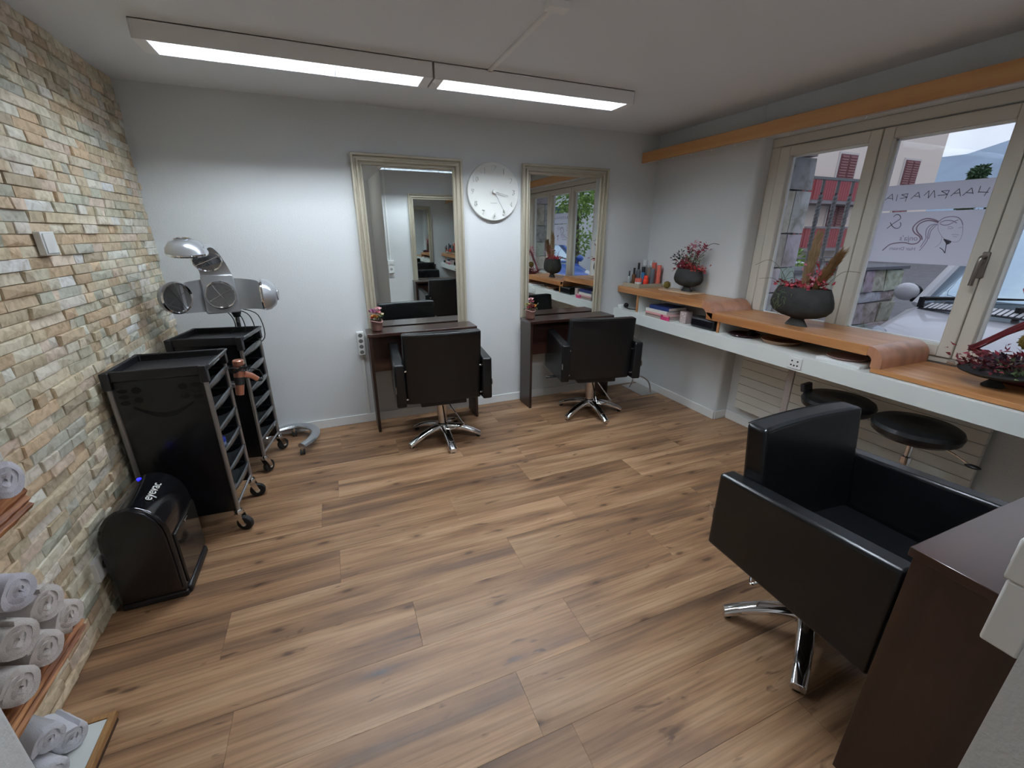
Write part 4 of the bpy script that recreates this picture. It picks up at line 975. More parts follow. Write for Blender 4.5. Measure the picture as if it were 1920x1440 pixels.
M_GREENL = mat('grey_green_leaf', (.11, .15, .065), .6); M_PINK = mat('pink_petal', (.62, .20, .26), .55); M_LPINK = mat('pale_pink_petal', (.72, .42, .44), .55)
M_ORANGE = mat('ochre_flower', (.48, .20, .03), .6); M_MAUVE = mat('mauve_petal', (.38, .15, .27), .6); M_STRAW = mat('straw_plume', (.40, .28, .15), .8); M_BROWNP = mat('brown_plume', (.22, .12, .045), .8)
M_TWIG = mat('twig', (.05, .028, .02), .7); M_DKRED = mat('dark_red_twig', (.13, .016, .022), .6); M_POLLEN = mat('olive_brown_head', (.17, .12, .02), .8)
def flower(parent, name, c, r, m, rs, petals=9):
    b = MB(); c = Vector(c)
    for k in range(petals):
        a = 2*math.pi*k/petals+rs.uniform(-.2, .2); d = Vector((math.cos(a), math.sin(a)*.9, rs.uniform(.1, .6)))
        leaf(b, c, d, r, r*.7, rs, .1)
    for k in range(petals//2):
        a = 2*math.pi*k/(petals/2); leaf(b, c+Vector((0, 0, r*.1)), (math.cos(a)*.5, math.sin(a)*.5, .8), r*.7, r*.5, rs, .1)
    return b.build(name, m, parent, fix=False)
def small_pot(loc, label, seed, kind):
    rs = random.Random(seed); t = thing('flower_pot', label, 'flower pot', loc, 0, 'small flower pots on the vanity tables')
    MB().lathe([(.030, 0), (.040, .006), (.045, .04), (.043, .075), (.046, .082), (.042, .083), (.039, .07), (0, .068)], 26).build('pot', M_TERRA, t)
    MB().tube([(.045*math.cos(a), .045*math.sin(a), .076+.008*math.sin(2*a+kind)) for a in [k*math.pi/12 for k in range(25)]], .0045, 6, flat=.7).build('glazed_rim', mat('pink_glaze', (.55, .30, .29), .3), t)
    cluster(t, 'foliage', (0, 0, .10), (.024, .022, .018), 40, .03, .012, M_GREENL, rs)
    if kind == 0:
        for c, r, m in (((-.012, -.022, .112), .034, M_ORANGE), ((-.030, -.012, .103), .024, M_BRIGHT), ((-.022, .0, .152), .036, M_MAUVE), ((.02, .0, .168), .032, M_LPINK), ((.018, -.01, .145), .026, M_PINK), ((.036, -.012, .125), .03, mat('cream_petal', (.55, .45, .30), .6)), ((-.002, .012, .135), .03, M_MAUVE)): flower(t, 'blossom', c, r, m, rs)
    else:
        for c, r, m in (((.0, -.01, .172), .030, M_LPINK), ((.012, .0, .148), .030, M_PINK), ((.032, -.015, .115), .026, M_ORANGE), ((.0, -.02, .118), .036, mat('wine_petal', (.16, .035, .03), .6)), ((.02, -.02, .105), .024, M_BRIGHT), ((-.03, .0, .128), .028, mat('lime_petal', (.38, .36, .12), .6)), ((-.022, -.02, .10), .026, M_RED)): flower(t, 'blossom', c, r, m, rs)
    return t
small_pot((.275, 3.465, .822), 'small brown pot of mauve and ochre flowers on the left vanity table', 3, 0)
small_pot((1.605, 3.475, .822), 'small brown pot of pink and wine-red flowers on the right vanity table', 5, 1)
small_pot((2.03, .26, .822), 'small brown pot of flowers on the foreground vanity table', 9, 1)

def bowl(t, R=.118, H=.20, flat=.5, foot=.055):
    k = H/.20
    MB().lathe([(foot, 0), (foot*.98, .004*k), (foot*.60, .036*k), (foot*.66, .040*k), (R*.58, .050*k), (R*.84, .068*k), (R*.97, .092*k), (R, .112*k), (R*.975, .138*k), (R*.90, .172*k), (R*.81, .20*k), (R*.78, .198*k), (R*.86, .17*k), (R*.9, .13*k), (0, .12*k)], 48, sx=flat).build('bowl', M_POT, t)
# arrangement by the corner
rs = random.Random(4)
t = thing('flower_bowl', 'dark footed bowl of crimson autumn leaves near the corner', 'flower bowl', (2.872, 2.945, 1.071), 0, 'dark footed flower bowls')
bowl(t, .152, .192, .52, .060)
cluster(t, 'crimson_leaves', (.0, .05, .215), (.028, .038, .024), 130, .040, .017, M_RED, rs, .3)
cluster(t, 'dark_leaves', (-.005, .125, .265), (.02, .045, .032), 60, .032, .014, M_DKLEAF, rs)
cluster(t, 'scarlet_leaves', (.0, -.085, .195), (.022, .045, .017), 90, .036, .015, M_BRIGHT, rs, .1)
cluster(t, 'green_sprig', (.0, -.04, .25), (.02, .03, .035), 70, .045, .006, M_GREENL, rs, 1)
for pts, m in (([(0, -.01, .18), (0, -.06, .30), (.01, -.12, .36), (.02, -.19, .40), (.02, -.26, .395)], M_TWIG), ([(0, .0, .2), (0, .0, .33), (0, -.015, .37), (0, -.07, .378), (0, -.10, .36)], M_TWIG), ([(0, .05, .2), (0, .09, .27), (0, .15, .30)], M_TWIG), ([(0, -.03, .2), (0, -.10, .30), (0, -.16, .35)], M_TWIG)):
    MB().tube(smooth_path(pts, 4), .0022, 5).build('twig', m, t)
for c, m in (((0, .02, .33), M_RED), ((0, -.01, .365), M_PINK), ((0, -.085, .31), M_RED), ((0, -.125, .36), M_RED), ((0, .045, .28), M_RED)):
    cluster(t, 'leaf_spray', c, (.012, .022, .018), 26, .032, .014, m, rs)
# wooden plate and chestnut ball next to it
o = MB().prism(rounded([(-.09, -.20), (.09, -.20), (.09, .20), (-.09, .20)], .02, 4), 'z', 0, .010).build('serving_plate', mat('pale_wood', (.62, .45, .31), .5), None, bevel=.003); o.location = (2.862, 3.0, 1.0585); tag(o, 'pale rectangular wooden plate under the corner flower bowl', 'plate')
t = thing('chestnut_husk', 'spiky olive-brown chestnut husk beside the corner flower bowl', 'husk', (2.845, 3.165, 1.069))
MB().sphere((0, 0, .034), .030, sc=(1, 1, 1.1)).build('core', M_POLLEN, t)
b = MB()
for i in range(170):
    d = Vector((rs.gauss(0, 1), rs.gauss(0, 1), rs.gauss(0, 1))).normalized(); p = Vector((0, 0, .034))+d*.029; q = d.orthogonal().normalized()*.0016
    b.add([p+q, p-q, p+d*.014], [(0, 1, 2)])
sp = b.build('spines', mat('olive_spines', (.28, .24, .06), .7), t, smooth=False, fix=False); sp['kind'] = 'stuff'

# arrangement in front of the window
rs = random.Random(14)
t = thing('flower_bowl', 'large dark footed bowl with pampas plumes in front of the left casement', 'flower bowl', (2.79, 1.862, .980), 0, 'dark footed flower bowls')
bowl(t, .205, .245, .42, .075)
cluster(t, 'crimson_leaves', (0, .06, .255), (.03, .065, .012), 130, .038, .017, mat('rose_leaf', (.40, .04, .06), .5), rs, .2)
cluster(t, 'rose_spray', (0, -.10, .30), (.02, .022, .045), 60, .034, .015, mat('rose_leaf'), rs, 1)
cluster(t, 'rose_spray', (.0, -.03, .31), (.02, .02, .04), 40, .03, .014, M_PINK, rs, 1)
def plume(p0, p1, r, m, name):
    p0, p1 = Vector(p0), Vector(p1); ax = p1-p0; b = MB()
    for i in range(420):
        s = rs.uniform(.05, .95); a = rs.uniform(0, 6.28); o = ax.orthogonal().normalized(); o = Matrix.Rotation(a, 3, ax.normalized()) @ o
        rr = r*math.sin(math.pi*min(1, s*.85+.12))
        q = p0+ax*s+o*rr*rs.uniform(.1, .75); leaf(b, q, ax.normalized()*1.0+o*.22, .06*rs.uniform(.8, 1.4), .0035, rs, .05)
    b.tube([p0, p0+ax*.25, p0+ax*.55, p0+ax*.85, p1], [.003, r*.28, r*.34, r*.18, .001], 6)
    return b.build(name, m, t, fix=False)
plume((0, .0, .20), (.0, -.02, .555), .030, M_STRAW, 'pampas_plume'); plume((0, -.05, .20), (.0, -.17, .45), .032, M_BROWNP, 'pampas_plume')
for k, pts in enumerate(([(0, .10, .22), (0, .18, .34), (0, .28, .40), (0, .38, .36)], [(0, .12, .22), (0, .22, .28), (0, .33, .27)], [(0, .05, .22), (0, .10, .34), (.0, .15, .27)], [(0, .02, .22), (0, .07, .30), (0, .16, .27)], [(0, -.1, .22), (0, -.2, .35), (0, -.30, .36)], [(0, .12, .22), (0, .17, .31), (0, .14, .36)])):
    MB().tube(smooth_path(pts, 5), .0014, 5).build('grass_stem', mat('grass_stem', (.10, .11, .05), .7), t)
cluster(t, 'trailing_green', (-.075, .10, .17), (.008, .03, .035), 60, .045, .004, M_GREENL, rs, -1)

# arrangement at the right edge
rs = random.Random(31)
t = thing('flower_dish', 'flat dark footed dish of dark red dried flowers at the right', 'flower dish', (2.835, .895, .868))
MB().lathe([(.040, 0), (.042, .005), (.020, .03), (.022, .04), (.10, .052), (.135, .066), (.138, .072), (.125, .068), (0, .055)], 40).build('dish', M_POT, t)
for c, m, n in (((0, .07, .10), M_DKRED, 90), ((.02, .0, .105), mat('purple_black', (.035, .012, .025), .6), 110), ((0, -.06, .10), M_GREENL, 50), ((0, -.03, .11), M_DKRED, 60)):
    cluster(t, 'dried_flowers', c, (.035, .03, .018), n, .032, .015, m, rs, .4)
t = thing('twig_wreath', 'dark red twig wreath with a brown dried flower head behind the dish', 'wreath', (2.965, .86, .868))
tri = [(0, .20, .135), (0, .03, .30), (0, -.10, .42), (0, -.20, .30), (0, -.24, .10), (0, -.05, .085), (0, .12, .10), (0, .20, .135)]
for k in range(14):
    j = lambda: rs.uniform(-.014, .014)
    MB().tube(smooth_path([Vector(p)+Vector((j(), j(), j())) for p in tri], 3), rs.uniform(.003, .006), 5).build('twig_strand', M_DKRED if k % 3 else mat('red_twig', (.24, .035, .04), .6), t)
MB().box((-.03, -.10, 0), (.03, .06, .09)).build('stand', M_DKRED, t, bevel=.01)
for c, r in (((-.03, .0, .215), .040),):
    b = MB(); b.sphere(c, r, 14, 10)
    for i in range(160):
        d = Vector((rs.gauss(0, 1), rs.gauss(0, 1), rs.gauss(0, 1))).normalized(); leaf(b, Vector(c)+d*r*.9, d, .012, .006, rs)
    b.build('flower_head', M_POLLEN, t, fix=False)
MB().tube([(-.03, .0, .09), (-.03, 0, .19)], .004, 6).build('head_stem', M_TWIG, t)
cluster(t, 'red_leaves', (-.02, .02, .12), (.02, .09, .02), 70, .035, .014, M_RED, rs, .4); cluster(t, 'red_leaves', (-.01, -.08, .40), (.02, .05, .03), 60, .05, .010, M_PINK, rs, 1)

# ------------------------------------------------ product tray and bottles
t = thing('product_tray', 'shallow pale wooden tray holding hair products in the corner', 'tray', (2.80, 3.46, 1.0585))
M_PALE = mat('bleached_wood', (.42, .37, .28), .6)
MB().box((-.135, -.125, 0), (.135, .125, .008)).build('tray_base', M_PALE, t)
for a_, b_ in (((-.135, -.125, .008), (-.125, .125, .036)), ((.125, -.125, .008), (.135, .125, .036)), ((-.125, -.125, .008), (.125, -.115, .036)), ((-.125, .115, .008), (.125, .125, .036))): MB().box(a_, b_).build('tray_side', M_PALE, t, bevel=.001)
ZB = 1.0675
G = 'hair product bottles on the tray'
def bot(name, label, xy, r, h, m, capm=None, ch=.03, cr=None, neck=.4, n=18):
    cr = cr or r*.55; hb = h-(ch if capm else 0)
    prof = [(r*.92, 0), (r, .004), (r, hb*.86), (r*.8, hb*.94), (cr*.9, hb), (0, hb)] if capm else [(r*.92, 0), (r, .004), (r, h-.004), (r*.94, h), (0, h)]
    return bottle_like(name, label, 'bottle', (xy[0], xy[1], ZB), prof, m, [(cr, hb), (cr, h-.003), (cr*.9, h), (0, h)] if capm else None, capm, G, n)
CORAL = mat('coral_plastic', (.72, .16, .12), .35); CLEAR = mat('frosted_clear', (.55, .60, .63), .25, alpha=.75); SLATE = mat('slate_plastic', (.13, .15, .17), .35); TAUPE = mat('taupe_plastic', (.22, .19, .16), .4); AMBER = mat('amber_plastic', (.12, .05, .02), .25); NEON = mat('neon_red', (.85, .06, .03), .4); BLUEB = mat('blue_label', (.05, .22, .45), .35)
bot('pump_bottle', 'amber brown bottle with black pump on the product tray', (2.735, 3.515), .019, .165, AMBER, M_BLACK, .055, .011)
bot('pump_bottle', 'tiny clear bottle with black nozzle at the wall end of the tray', (2.715, 3.56), .013, .135, CLEAR, M_BLACK, .05, .007)
bot('spray_bottle', 'tall grey bottle with black nozzle in the middle of the tray', (2.80, 3.535), .022, .21, SLATE, M_BLACK, .06, .011)
bot('can', 'blue and black cylindrical can on the product tray', (2.822, 3.487), .018, .175, BLUEB, M_BLACK, .05, .0175)
jar = bottle_like('cream_jar', 'coral cream jar with black base on the product tray', 'jar', (2.735, 3.44, ZB), [(.032, 0), (.033, .003), (.033, .020), (.033, .021)], M_BLACK, [(.034, .040), (.034, .072), (.031, .075), (0, .075)], CORAL, G, lab=[(.0332, .020), (.0332, .041)], labm=M_WHITEP)
bot('product_bottle', 'neon red squat bottle at the front of the product tray', (2.80, 3.412), .025, .10, NEON, NEON, .03, .020)
bot('product_bottle', 'slate grey flat-topped bottle at the front of the product tray', (2.855, 3.392), .021, .165, SLATE)
bot('product_bottle', 'taupe bottle standing behind the red one on the tray', (2.862, 3.452), .021, .17, TAUPE)
bot('product_bottle', 'taller coral bottle on the product tray', (2.90, 3.432), .022, .215, CORAL, CORAL, .03, .0225)
bot('product_bottle', 'shorter coral bottle at the end of the product tray', (2.906, 3.366), .020, .195, CORAL, CORAL, .025, .021)
bot('clear_bottle', 'left clear bottle at the back of the tray', (2.872, 3.53), .024, .235, CLEAR, mat('pale_cap', (.62, .66, .68), .3), .05, .022)
bot('clear_bottle', 'right clear bottle at the back of the tray', (2.912, 3.487), .024, .235, CLEAR, MATS['pale_cap'], .05, .022)

# ------------------------------------------------ things under the stepped shelf
def book(loc, sx, sy, h, cover, label, rz=0, spine=None):
    t = thing('book', label, 'book', loc, rz, 'stacked books and magazines')
    for z in (0, h-.0025): MB().box((-sx/2, -sy/2, z), (sx/2, sy/2, z+.0025)).build('cover', cover, t)
    MB().box((-sx/2+.004, -sy/2+.004, .0025), (sx/2-.003, sy/2-.004, h-.0025)).build('pages', mat('paper_block', (.72, .69, .62), .8), t)
    MB().box((-sx/2-.0015, -sy/2, 0), (-sx/2, sy/2, h)).build('spine', spine or cover, t)
    return t
zc = .8402
for sx, sy, h, c, lb, off, rz in ((.20, .31, .016, mat('grey_magazine', (.38, .33, .30), .5), 'grey magazine at the bottom of the book stack', (0, 0), 0), (.20, .31, .014, mat('brown_magazine', (.30, .20, .16), .5), 'brownish magazine second from the bottom of the stack', (.004, .0), 1), (.20, .305, .015, mat('pink_cover', (.70, .36, .36), .5), 'pink-edged book in the middle of the stack', (.0, .004), -1), (.21, .27, .026, mat('white_cover', (.74, .72, .66), .45), 'thick white book below the blue one', (.01, .025), 0), (.20, .25, .030, mat('navy_cover', (.018, .035, .14), .4), 'navy blue book on top of the stack', (.018, .005), 0)):
    book((2.712+off[0], 2.985+off[1], zc), sx, sy, h, c, lb, rz); zc += h+.0005
o = MB().box((0, -.11, 0), (.0008, .0, .042)).build('leaflet', mat('magenta_print', (.55, .05, .16), .5, var=.5, vscale=40), None); o.location = (2.609, 2.985-.155+.105, .8405)
o.rotation_euler = (0, 0, 0); tag(o, 'magenta leaflet leaning on the lower magazines', 'leaflet')
t = thing('tealight_holder', 'frosted pinkish cube tealight holder beside the books', 'candle holder', (2.70, 2.735, .8402))
MB().box((-.035, -.035, 0), (.035, .035, .095)).build('cube', mat('frosted_pink', (.45, .36, .35), .3), t, bevel=.004)
for dy, dz in ((-.018, .06), (.012, .04), (.0, .075)): MB().sphere((-.0352, dy, dz), .005).build('bead', mat('bead_white', (.8, .75, .7), .3), t)
t = thing('speaker', 'rounded black box speaker under the shelf curve', 'speaker', (2.70, 2.50, .8402))
MB().prism(rounded([(-.062, 0), (.06, 0), (.06, .085), (-.062, .085)], .03, 5), 'y', -.115, .115).build('body', M_BLACK, t, bevel=.004)
MB().box((-.0655, -.10, .02), (-.062, .10, .068)).build('grille', M_PANELBLK, t)
def disc(name, label, loc, r, h, m, rim=True):
    t = thing(name, label, 'plate', loc); MB().lathe([(r*.8, 0), (r, h), (r*.985, h+.002), (r*.80, h*.35), (0, h*.3)], 48).build('plate_body', m, t); return t
disc('dark_plate', 'dark plum glazed plate under the middle shelf board', (2.752, 2.20, .8402), .105, .014, mat('plum_glaze', (.05, .018, .022), .15))
t = thing('hair_clipper', 'black hand clipper lying on the dark plate', 'clipper', (2.80, 2.17, .8475))
MB().tube(smooth_path([(-.06, -.02, .012), (-.01, 0, .020), (.05, .03, .018)], 4), [.016, .02, .021, .022, .022, .021, .019, .017, .014], 10).build('handle', M_BLACK, t)
MB().box((-.085, -.04, .004), (-.05, -.008, .020)).build('head', M_GLOSSBLK, t, bevel=.003)
disc('wooden_plate', 'shallow turned wooden plate under the middle shelf board', (2.80, 1.945, .8402), .125, .026, mat('turned_wood', (.34, .20, .12), .35, var=.25, vscale=10))
o = MB().box((-.09, -.12, 0), (.09, .12, .018)).build('paper_stack', mat('paper_white', (.74, .76, .76), .7), None, bevel=.002); o.location = (2.72, 1.47, .8402); tag(o, 'stack of white papers near the lower shelf curve', 'papers')
disc('paper_plate', 'pinkish wooden plate lying on the white paper stack', (2.745, 1.49, .859), .10, .010, mat('pinkish_wood', (.42, .26, .22), .4))
# charger bits left of the books
t = thing('headset', 'black cable headset on the counter by the corner', 'headset', (2.72, 3.415, .8402))
MB().tube(smooth_path([(-.05, .09, .03), (-.06, .06, .012), (-.03, .02, .006), (.0, -.03, .01), (.0, -.05, .03)], 5), .005, 6).build('cable', M_RUBBER, t)
MB().sphere((-.05, .095, .033), .028, sc=(.9, 1, .95)).build('ear_piece', M_GLOSSBLK, t); MB().sphere((.0, -.06, .036), .034, sc=(.9, 1, 1)).build('ear_piece', M_GLOSSBLK, t)
MB().box((-.03, -.085, 0), (.02, -.02, .02)).build('adapter', M_BLACK, t, bevel=.004)
t = thing('white_charger', 'white charger block with looped cable in the counter corner', 'charger', (2.68, 3.578, .8402))
MB().box((-.04, -.03, 0), (.04, .03, .032)).build('block', M_WHITEP, t, bevel=.006)
MB().tube(smooth_path([(-.04, 0, .01), (-.06, -.03, .004), (-.03, -.06, .004), (.02, -.05, .004), (.06, -.02, .004)], 5), .003, 6).build('cable', M_WHITEP, t)

# ================================================ outside
ZG = -.11
M_ASPH = mat('asphalt', (.17, .165, .18), .9, var=.15, vscale=3)
o = MB().box((3.30, -60, ZG-.1), (80, 80, ZG)).build('street_ground', M_ASPH, None); o['kind'] = 'structure'; o['label'] = 'grey asphalt street outside the window'
# stone-faced outer wall with deep reveals
M_GSTONE = stone_mat('grey_wall_stone', nscale=9, amt=.45)
GP = [(.40, .38, .38), (.44, .42, .41), (.36, .345, .355), (.47, .44, .42), (.42, .38, .355), (.35, .335, .34), (.45, .40, .37), (.30, .29, .28)]
rs = random.Random(8)
def block(a, b, face, j=.012):
    # an irregular stone: bulged box
    x0, y0, z0 = a; x1, y1, z1 = b
    vs = []
    for z in (z0, z1):
        for x, y in ((x0, y0), (x1, y0), (x1, y1), (x0, y1)): vs.append((x+rs.uniform(-j, j), y+rs.uniform(-j, j), z+rs.uniform(-j, j)*.6))
    fs = [(0, 3, 2, 1), (4, 5, 6, 7), (0, 1, 5, 4), (1, 2, 6, 5), (2, 3, 7, 6), (3, 0, 4, 7)]
    c = [(x0+x1)/2, (y0+y1)/2, (z0+z1)/2]
    if face == '-y': c[1] = y0-.012; k = 2
    elif face == '+y': c[1] = y1+.012; k = 4
    elif face == '+x': c[0] = x1+.012; k = 3
    q = fs.pop(k); vs.append(tuple(c)); fs += [(q[i], q[(i+1) % 4], 8) for i in range(4)]
    return vs, fs, tuple(v*rs.uniform(1.2, 1.55) for v in rs.choice(GP))
ow_ = struct('wall_outside', MB().box((3.30, WIN1-.02, ZG), (3.47, D+2.4, 3.2)).box((3.30, -8, ZG), (3.47, WIN0+.02, 3.2)).box((3.30, WIN0+.02, ZG), (3.47, WIN1-.02, .86)).box((3.30, WIN0+.02, 2.30), (3.47, WIN1-.02, 3.2)), mat('lime_mortar', (.30, .29, .285), .95, bump=.4, bscale=30), 'rough grey stone outer wall around the window')
for side in (0, 1):
    z = ZG
    while z < 2.30:
        h = rs.uniform(.16, .36); z1 = min(z+h, 2.32)
        xs = rs.choice(((3.17, 3.49), (3.17, 3.33, 3.50), (3.17, 3.37, 3.485)))
        for xa, xb in zip(xs, xs[1:]):
            it = block((xa+.004, WIN1-.075, z+.005), (xb-.004, WIN1-.01, z1-.005), '-y', .006) if side == 0 else block((xa+.004, WIN0+.01, z+.005), (xb-.004, WIN0+.075, z1-.005), '+y', .006)
            stone_obj('stone', [it], ow_, M_GSTONE)
        z = z1
MB().box((3.16, WIN0, .84), (3.52, WIN1, .885)).build('outer_sill', mat('sill_stone', (.45, .44, .45), .8), ow_)
# garden wall with iron railing
YG = 3.2
gw = thing('garden_wall', 'low rough stone garden wall with flat cap outside', 'wall', (3.5, YG, -.25))
MB().box((0, .03, 0), (3.03, .30, 1.40)).build('wall_core', MATS['lime_mortar'], gw)
z = 0.02
while z < 1.38:
    h = min(rs.uniform(.13, .30), 1.39-z); x = 0
    while x < 3.02:
        l = min(rs.uniform(.16, .5), 3.04-x)
        if l > .05: stone_obj('stone', [block((x+.006, -.005-rs.uniform(0, .02), z+.006), (x+l-.006, .05, z+h-.006), '-y', .02)], gw, M_GSTONE)
        x += l
    z += h
z = .02
while z < 1.38:
    h = min(rs.uniform(.16, .32), 1.39-z); stone_obj('stone', [block((3.0, .0, z+.006), (3.05, .31, z+h-.006), '+x', .01)], gw, M_GSTONE); z += h
MB().box((-.02, -.05, 1.395), (3.09, .34, 1.435)).build('cap_slab', mat('slate_cap', (.17, .17, .19), .8), gw, bevel=.006)
rl = thing('iron_railing', 'wrought iron railing with twisted bars on the garden wall', 'railing', (3.5, YG+.12, 1.185))
M_IRON = mat('grey_iron', (.20, .195, .20), .5, .5)
MB().box((0, -.018, .90), (2.3, .018, .925)).build('top_rail', M_IRON, rl); MB().box((0, -.012, .10), (2.3, .012, .115)).build('bottom_rail', M_IRON, rl)
for i in range(10):
    x = .21+.24*i
    b = MB(); n = 36; vs = []
    for k in range(n+1):
        s = k/n; zz = .90*s; tw = 0 if s < .25 or s > .85 else (s-.25)/.6*math.pi*7; r = .018 if (s < .25 or s > .85) else .024
        for q in range(4): vs.append((x+r*math.cos(tw+q*math.pi/2), r*math.sin(tw+q*math.pi/2), zz))
    b.add(vs, [(k*4+q, k*4+(q+1) % 4, (k+1)*4+(q+1) % 4, (k+1)*4+q) for k in range(n) for q in range(4)]+[(3, 2, 1, 0), tuple(n*4+q for q in range(4))])
    b.build('twisted_bar', M_IRON, rl, ang=60)
    MB().tube(smooth_path([(x, 0, .02), (x+.05, 0, .05), (x+.06, 0, .085), (x+.03, 0, .09), (x+.02, 0, .065)], 4), .006, 5).build('scroll', M_IRON, rl)
# scalloped awning edge above the window
aw = thing('awning', 'scalloped plum-brown awning edge hanging above the window outside', 'awning', (3.50, WIN0-.1, 2.17))
n = 90; vs = []
L_ = WIN1-WIN0+.2
for i in range(n+1):
    y = L_*i/n; vs += [(.0, y, .022*abs(math.sin(y*11))), (.0, y, .22), (.006, y, .22), (.006, y, .022*abs(math.sin(y*11)))]
MB().add(vs, [(i*4+q, i*4+(q+1) % 4, (i+1)*4+(q+1) % 4, (i+1)*4+q) for i in range(n) for q in range(4)]+[(0, 1, 2, 3), tuple(n*4+q for q in (3, 2, 1, 0))]).build('valance', mat('awning_cloth', (.15, .085, .10), .8), aw)
MB().cyl((.02, 0, .235), (.02, L_, .235), .035, n=14).build('roller', M_GREYMET, aw)

# ------------------------------------------------ vehicles
def car(name, label, loc, rz, paint, L=4.2, W=1.72, hoodz=.95, roofz=1.82, wind0=.80, wind1=1.50, group=None, rear_drop=0.0, blade=True):
    t = thing(name, label, 'car', loc, rz, group)
    w = W/2
    # sections along x (front at x=0 pointing -x): (x, half width bottom, half width top, z bottom, z shoulder, z top, half width roof)
    B = [(0, .62, .35, .62), (.06, .78, .33, .68), (.25, .90, .30, hoodz-.14), (.55, .96, .28, hoodz-.05), (wind0, 1.0, .28, hoodz+.06), (wind1, 1.0, .28, hoodz+.12), (2.6, 1.0, .28, hoodz+.14), (L-.2, .99, .30, hoodz+.12), (L, .92, .34, hoodz+.0)]
    vs = []; K = 10
    for x, ws, zb, zt in B:
        ww = w*ws; cr = .05 if x < wind0 else .02
        for y, z in ((-ww*.86, zb), (-ww, zb+.16), (-ww*1.0, zt-.17), (-ww*.965, zt-.06), (-ww*.80, zt), (ww*.80, zt), (ww*.965, zt-.06), (ww*1.0, zt-.17), (ww, zb+.16), (ww*.86, zb)):
            hump = cr*(1-(y/ww)**2) if abs(z-zt) < .001 else 0
            vs.append((x, y, z+hump))
    n = len(B)
    fs = [(i*K+j, i*K+(j+1) % K, (i+1)*K+(j+1) % K, (i+1)*K+j) for i in range(n-1) for j in range(K)]+[tuple(range(K)), tuple(range((n-1)*K, n*K))]
    MB().add(vs, fs).build('body', paint, t, ang=40, bevel=.02, seg=3)
    zb = hoodz+.07; re = L-.10-rear_drop; wl_, wr_ = w*.93, w*.80
    G0 = [(wind0+.01, -wl_), (wind0+.01, wl_)]
    rc = MB(); xr0, xr1 = wind1, L-.35-rear_drop
    rc.add([(xr0, -wr_, roofz-.05), (xr0, wr_, roofz-.05), (xr1, wr_, roofz-.03), (xr1, -wr_, roofz-.03), (xr0+.1, -wr_*.85, roofz+.02), (xr0+.1, wr_*.85, roofz+.02), (xr1-.1, wr_*.85, roofz+.02), (xr1-.1, -wr_*.85, roofz+.02)], [(0, 3, 2, 1), (4, 5, 6, 7), (0, 1, 5, 4), (1, 2, 6, 5), (2, 3, 7, 6), (3, 0, 4, 7)])
    rc.build('roof', paint, t, ang=60, bevel=.03, seg=3)
    M_CG = MATS.get('car_glass') or mat('car_glass', (.55, .68, .78), .04, .75)
    bow = .07
    ws_ = MB().grid(lambda u, v: ((wind0+.02)*(1-v)+xr0*v+(bow*(2*u-1)**2), (-wl_+2*wl_*u)*(1-v)*.98+(-wr_+2*wr_*u)*v*.96, zb*(1-v)+(roofz-.045)*v+.012*math.sin(math.pi*v)), 10, 6)
    ws_.build('windscreen', M_CG, t, fix=False, solid=.006)
    for s in (-1, 1):
        MB().tube([(wind0+.07, s*wl_*.99, zb-.02), ((wind0+wind1)/2+.05, s*(wl_+wr_)/2, (zb+roofz)/2), (xr0+.05, s*wr_*.98, roofz-.03)], [.045, .04, .04], 8).build('a_pillar', paint, t)
        MB().tube([(xr1-.02, s*wr_*.98, roofz-.03), (re+.05, s*wl_*.98, zb-.02)], .05, 8).build('rear_pillar', paint, t)
        MB().tube([(2.15, s*wr_, roofz-.03), (2.15, s*wl_*.99, zb-.02)], .035, 8).build('middle_pillar', M_BLACK, t)
        sg = MB().add([(wind0+.12, s*wl_*.975, zb-.03), (re, s*wl_*.975, zb-.03), (xr1, s*wr_*.975, roofz-.05), (xr0+.03, s*wr_*.975, roofz-.05)], [(0, 1, 2, 3)]); sg.build('side_window', M_CG, t, fix=False, solid=.006)
        hl = MB().lathe([(.0, -.02), (.08, -.014), (.125, .0), (.13, .02), (.09, .05)], 24, sx=1.3, sy=.9, axis='x'); hl.xf(Matrix.Translation((.15, s*w*.76, hoodz-.165)) @ Matrix.Rotation(math.radians(s*-28), 4, 'Z') @ Matrix.Rotation(math.radians(42), 4, 'Y'))
        hl.build('headlight', mat('headlight_glass', (.55, .57, .60), .08, .4), t)
        mr = MB().sphere((wind0+.20, s*(w*.98+.14), zb+.08), .115, sc=(.55, 1.0, .78)); mr.build('wing_mirror', paint, t)
        MB().sphere((wind0+.25, s*(w*.98+.13), zb+.08), .105, sc=(.45, 1.0, .75)).build('mirror_casing', M_BLACK, t)
        MB().box((wind0+.18, min(s*w*.9, s*(w+.06)), zb-.01), (wind0+.24, max(s*w*.9, s*(w+.06)), zb+.03)).build('mirror_arm', M_BLACK, t)
        for x in (.75, L-.75):
            wh = MB().lathe([(.0, -.05), (.18, -.06), (.21, -.10), (.30, -.105), (.315, -.08), (.315, .08), (.30, .1), (0, .1)], 24, axis='y', c=(x, s*(w-.12), .315)); wh.build('tyre', M_RUBBER, t)
    MB().box((-.03, -w*.62, .30), (.08, w*.62, .52)).build('bumper', mat('bumper_grey', (.10, .10, .11), .6), t, bevel=.03)
    MB().box((.0, -w*.42, hoodz-.32), (.06, w*.42, hoodz-.24)).build('grille', M_BLACK, t, bevel=.01)
    # cowl vent with ribs
    MB().grid(lambda u, v: (wind0-.16+.14*v+bow*.9*(2*u-1)**2, -w*.80+2*w*.80*u, hoodz+.068+.048*v-.03*(2*u-1)**2), 12, 1).build('cowl', mat('cowl_dark', (.05, .05, .06), .6), t, fix=False, solid=.01)
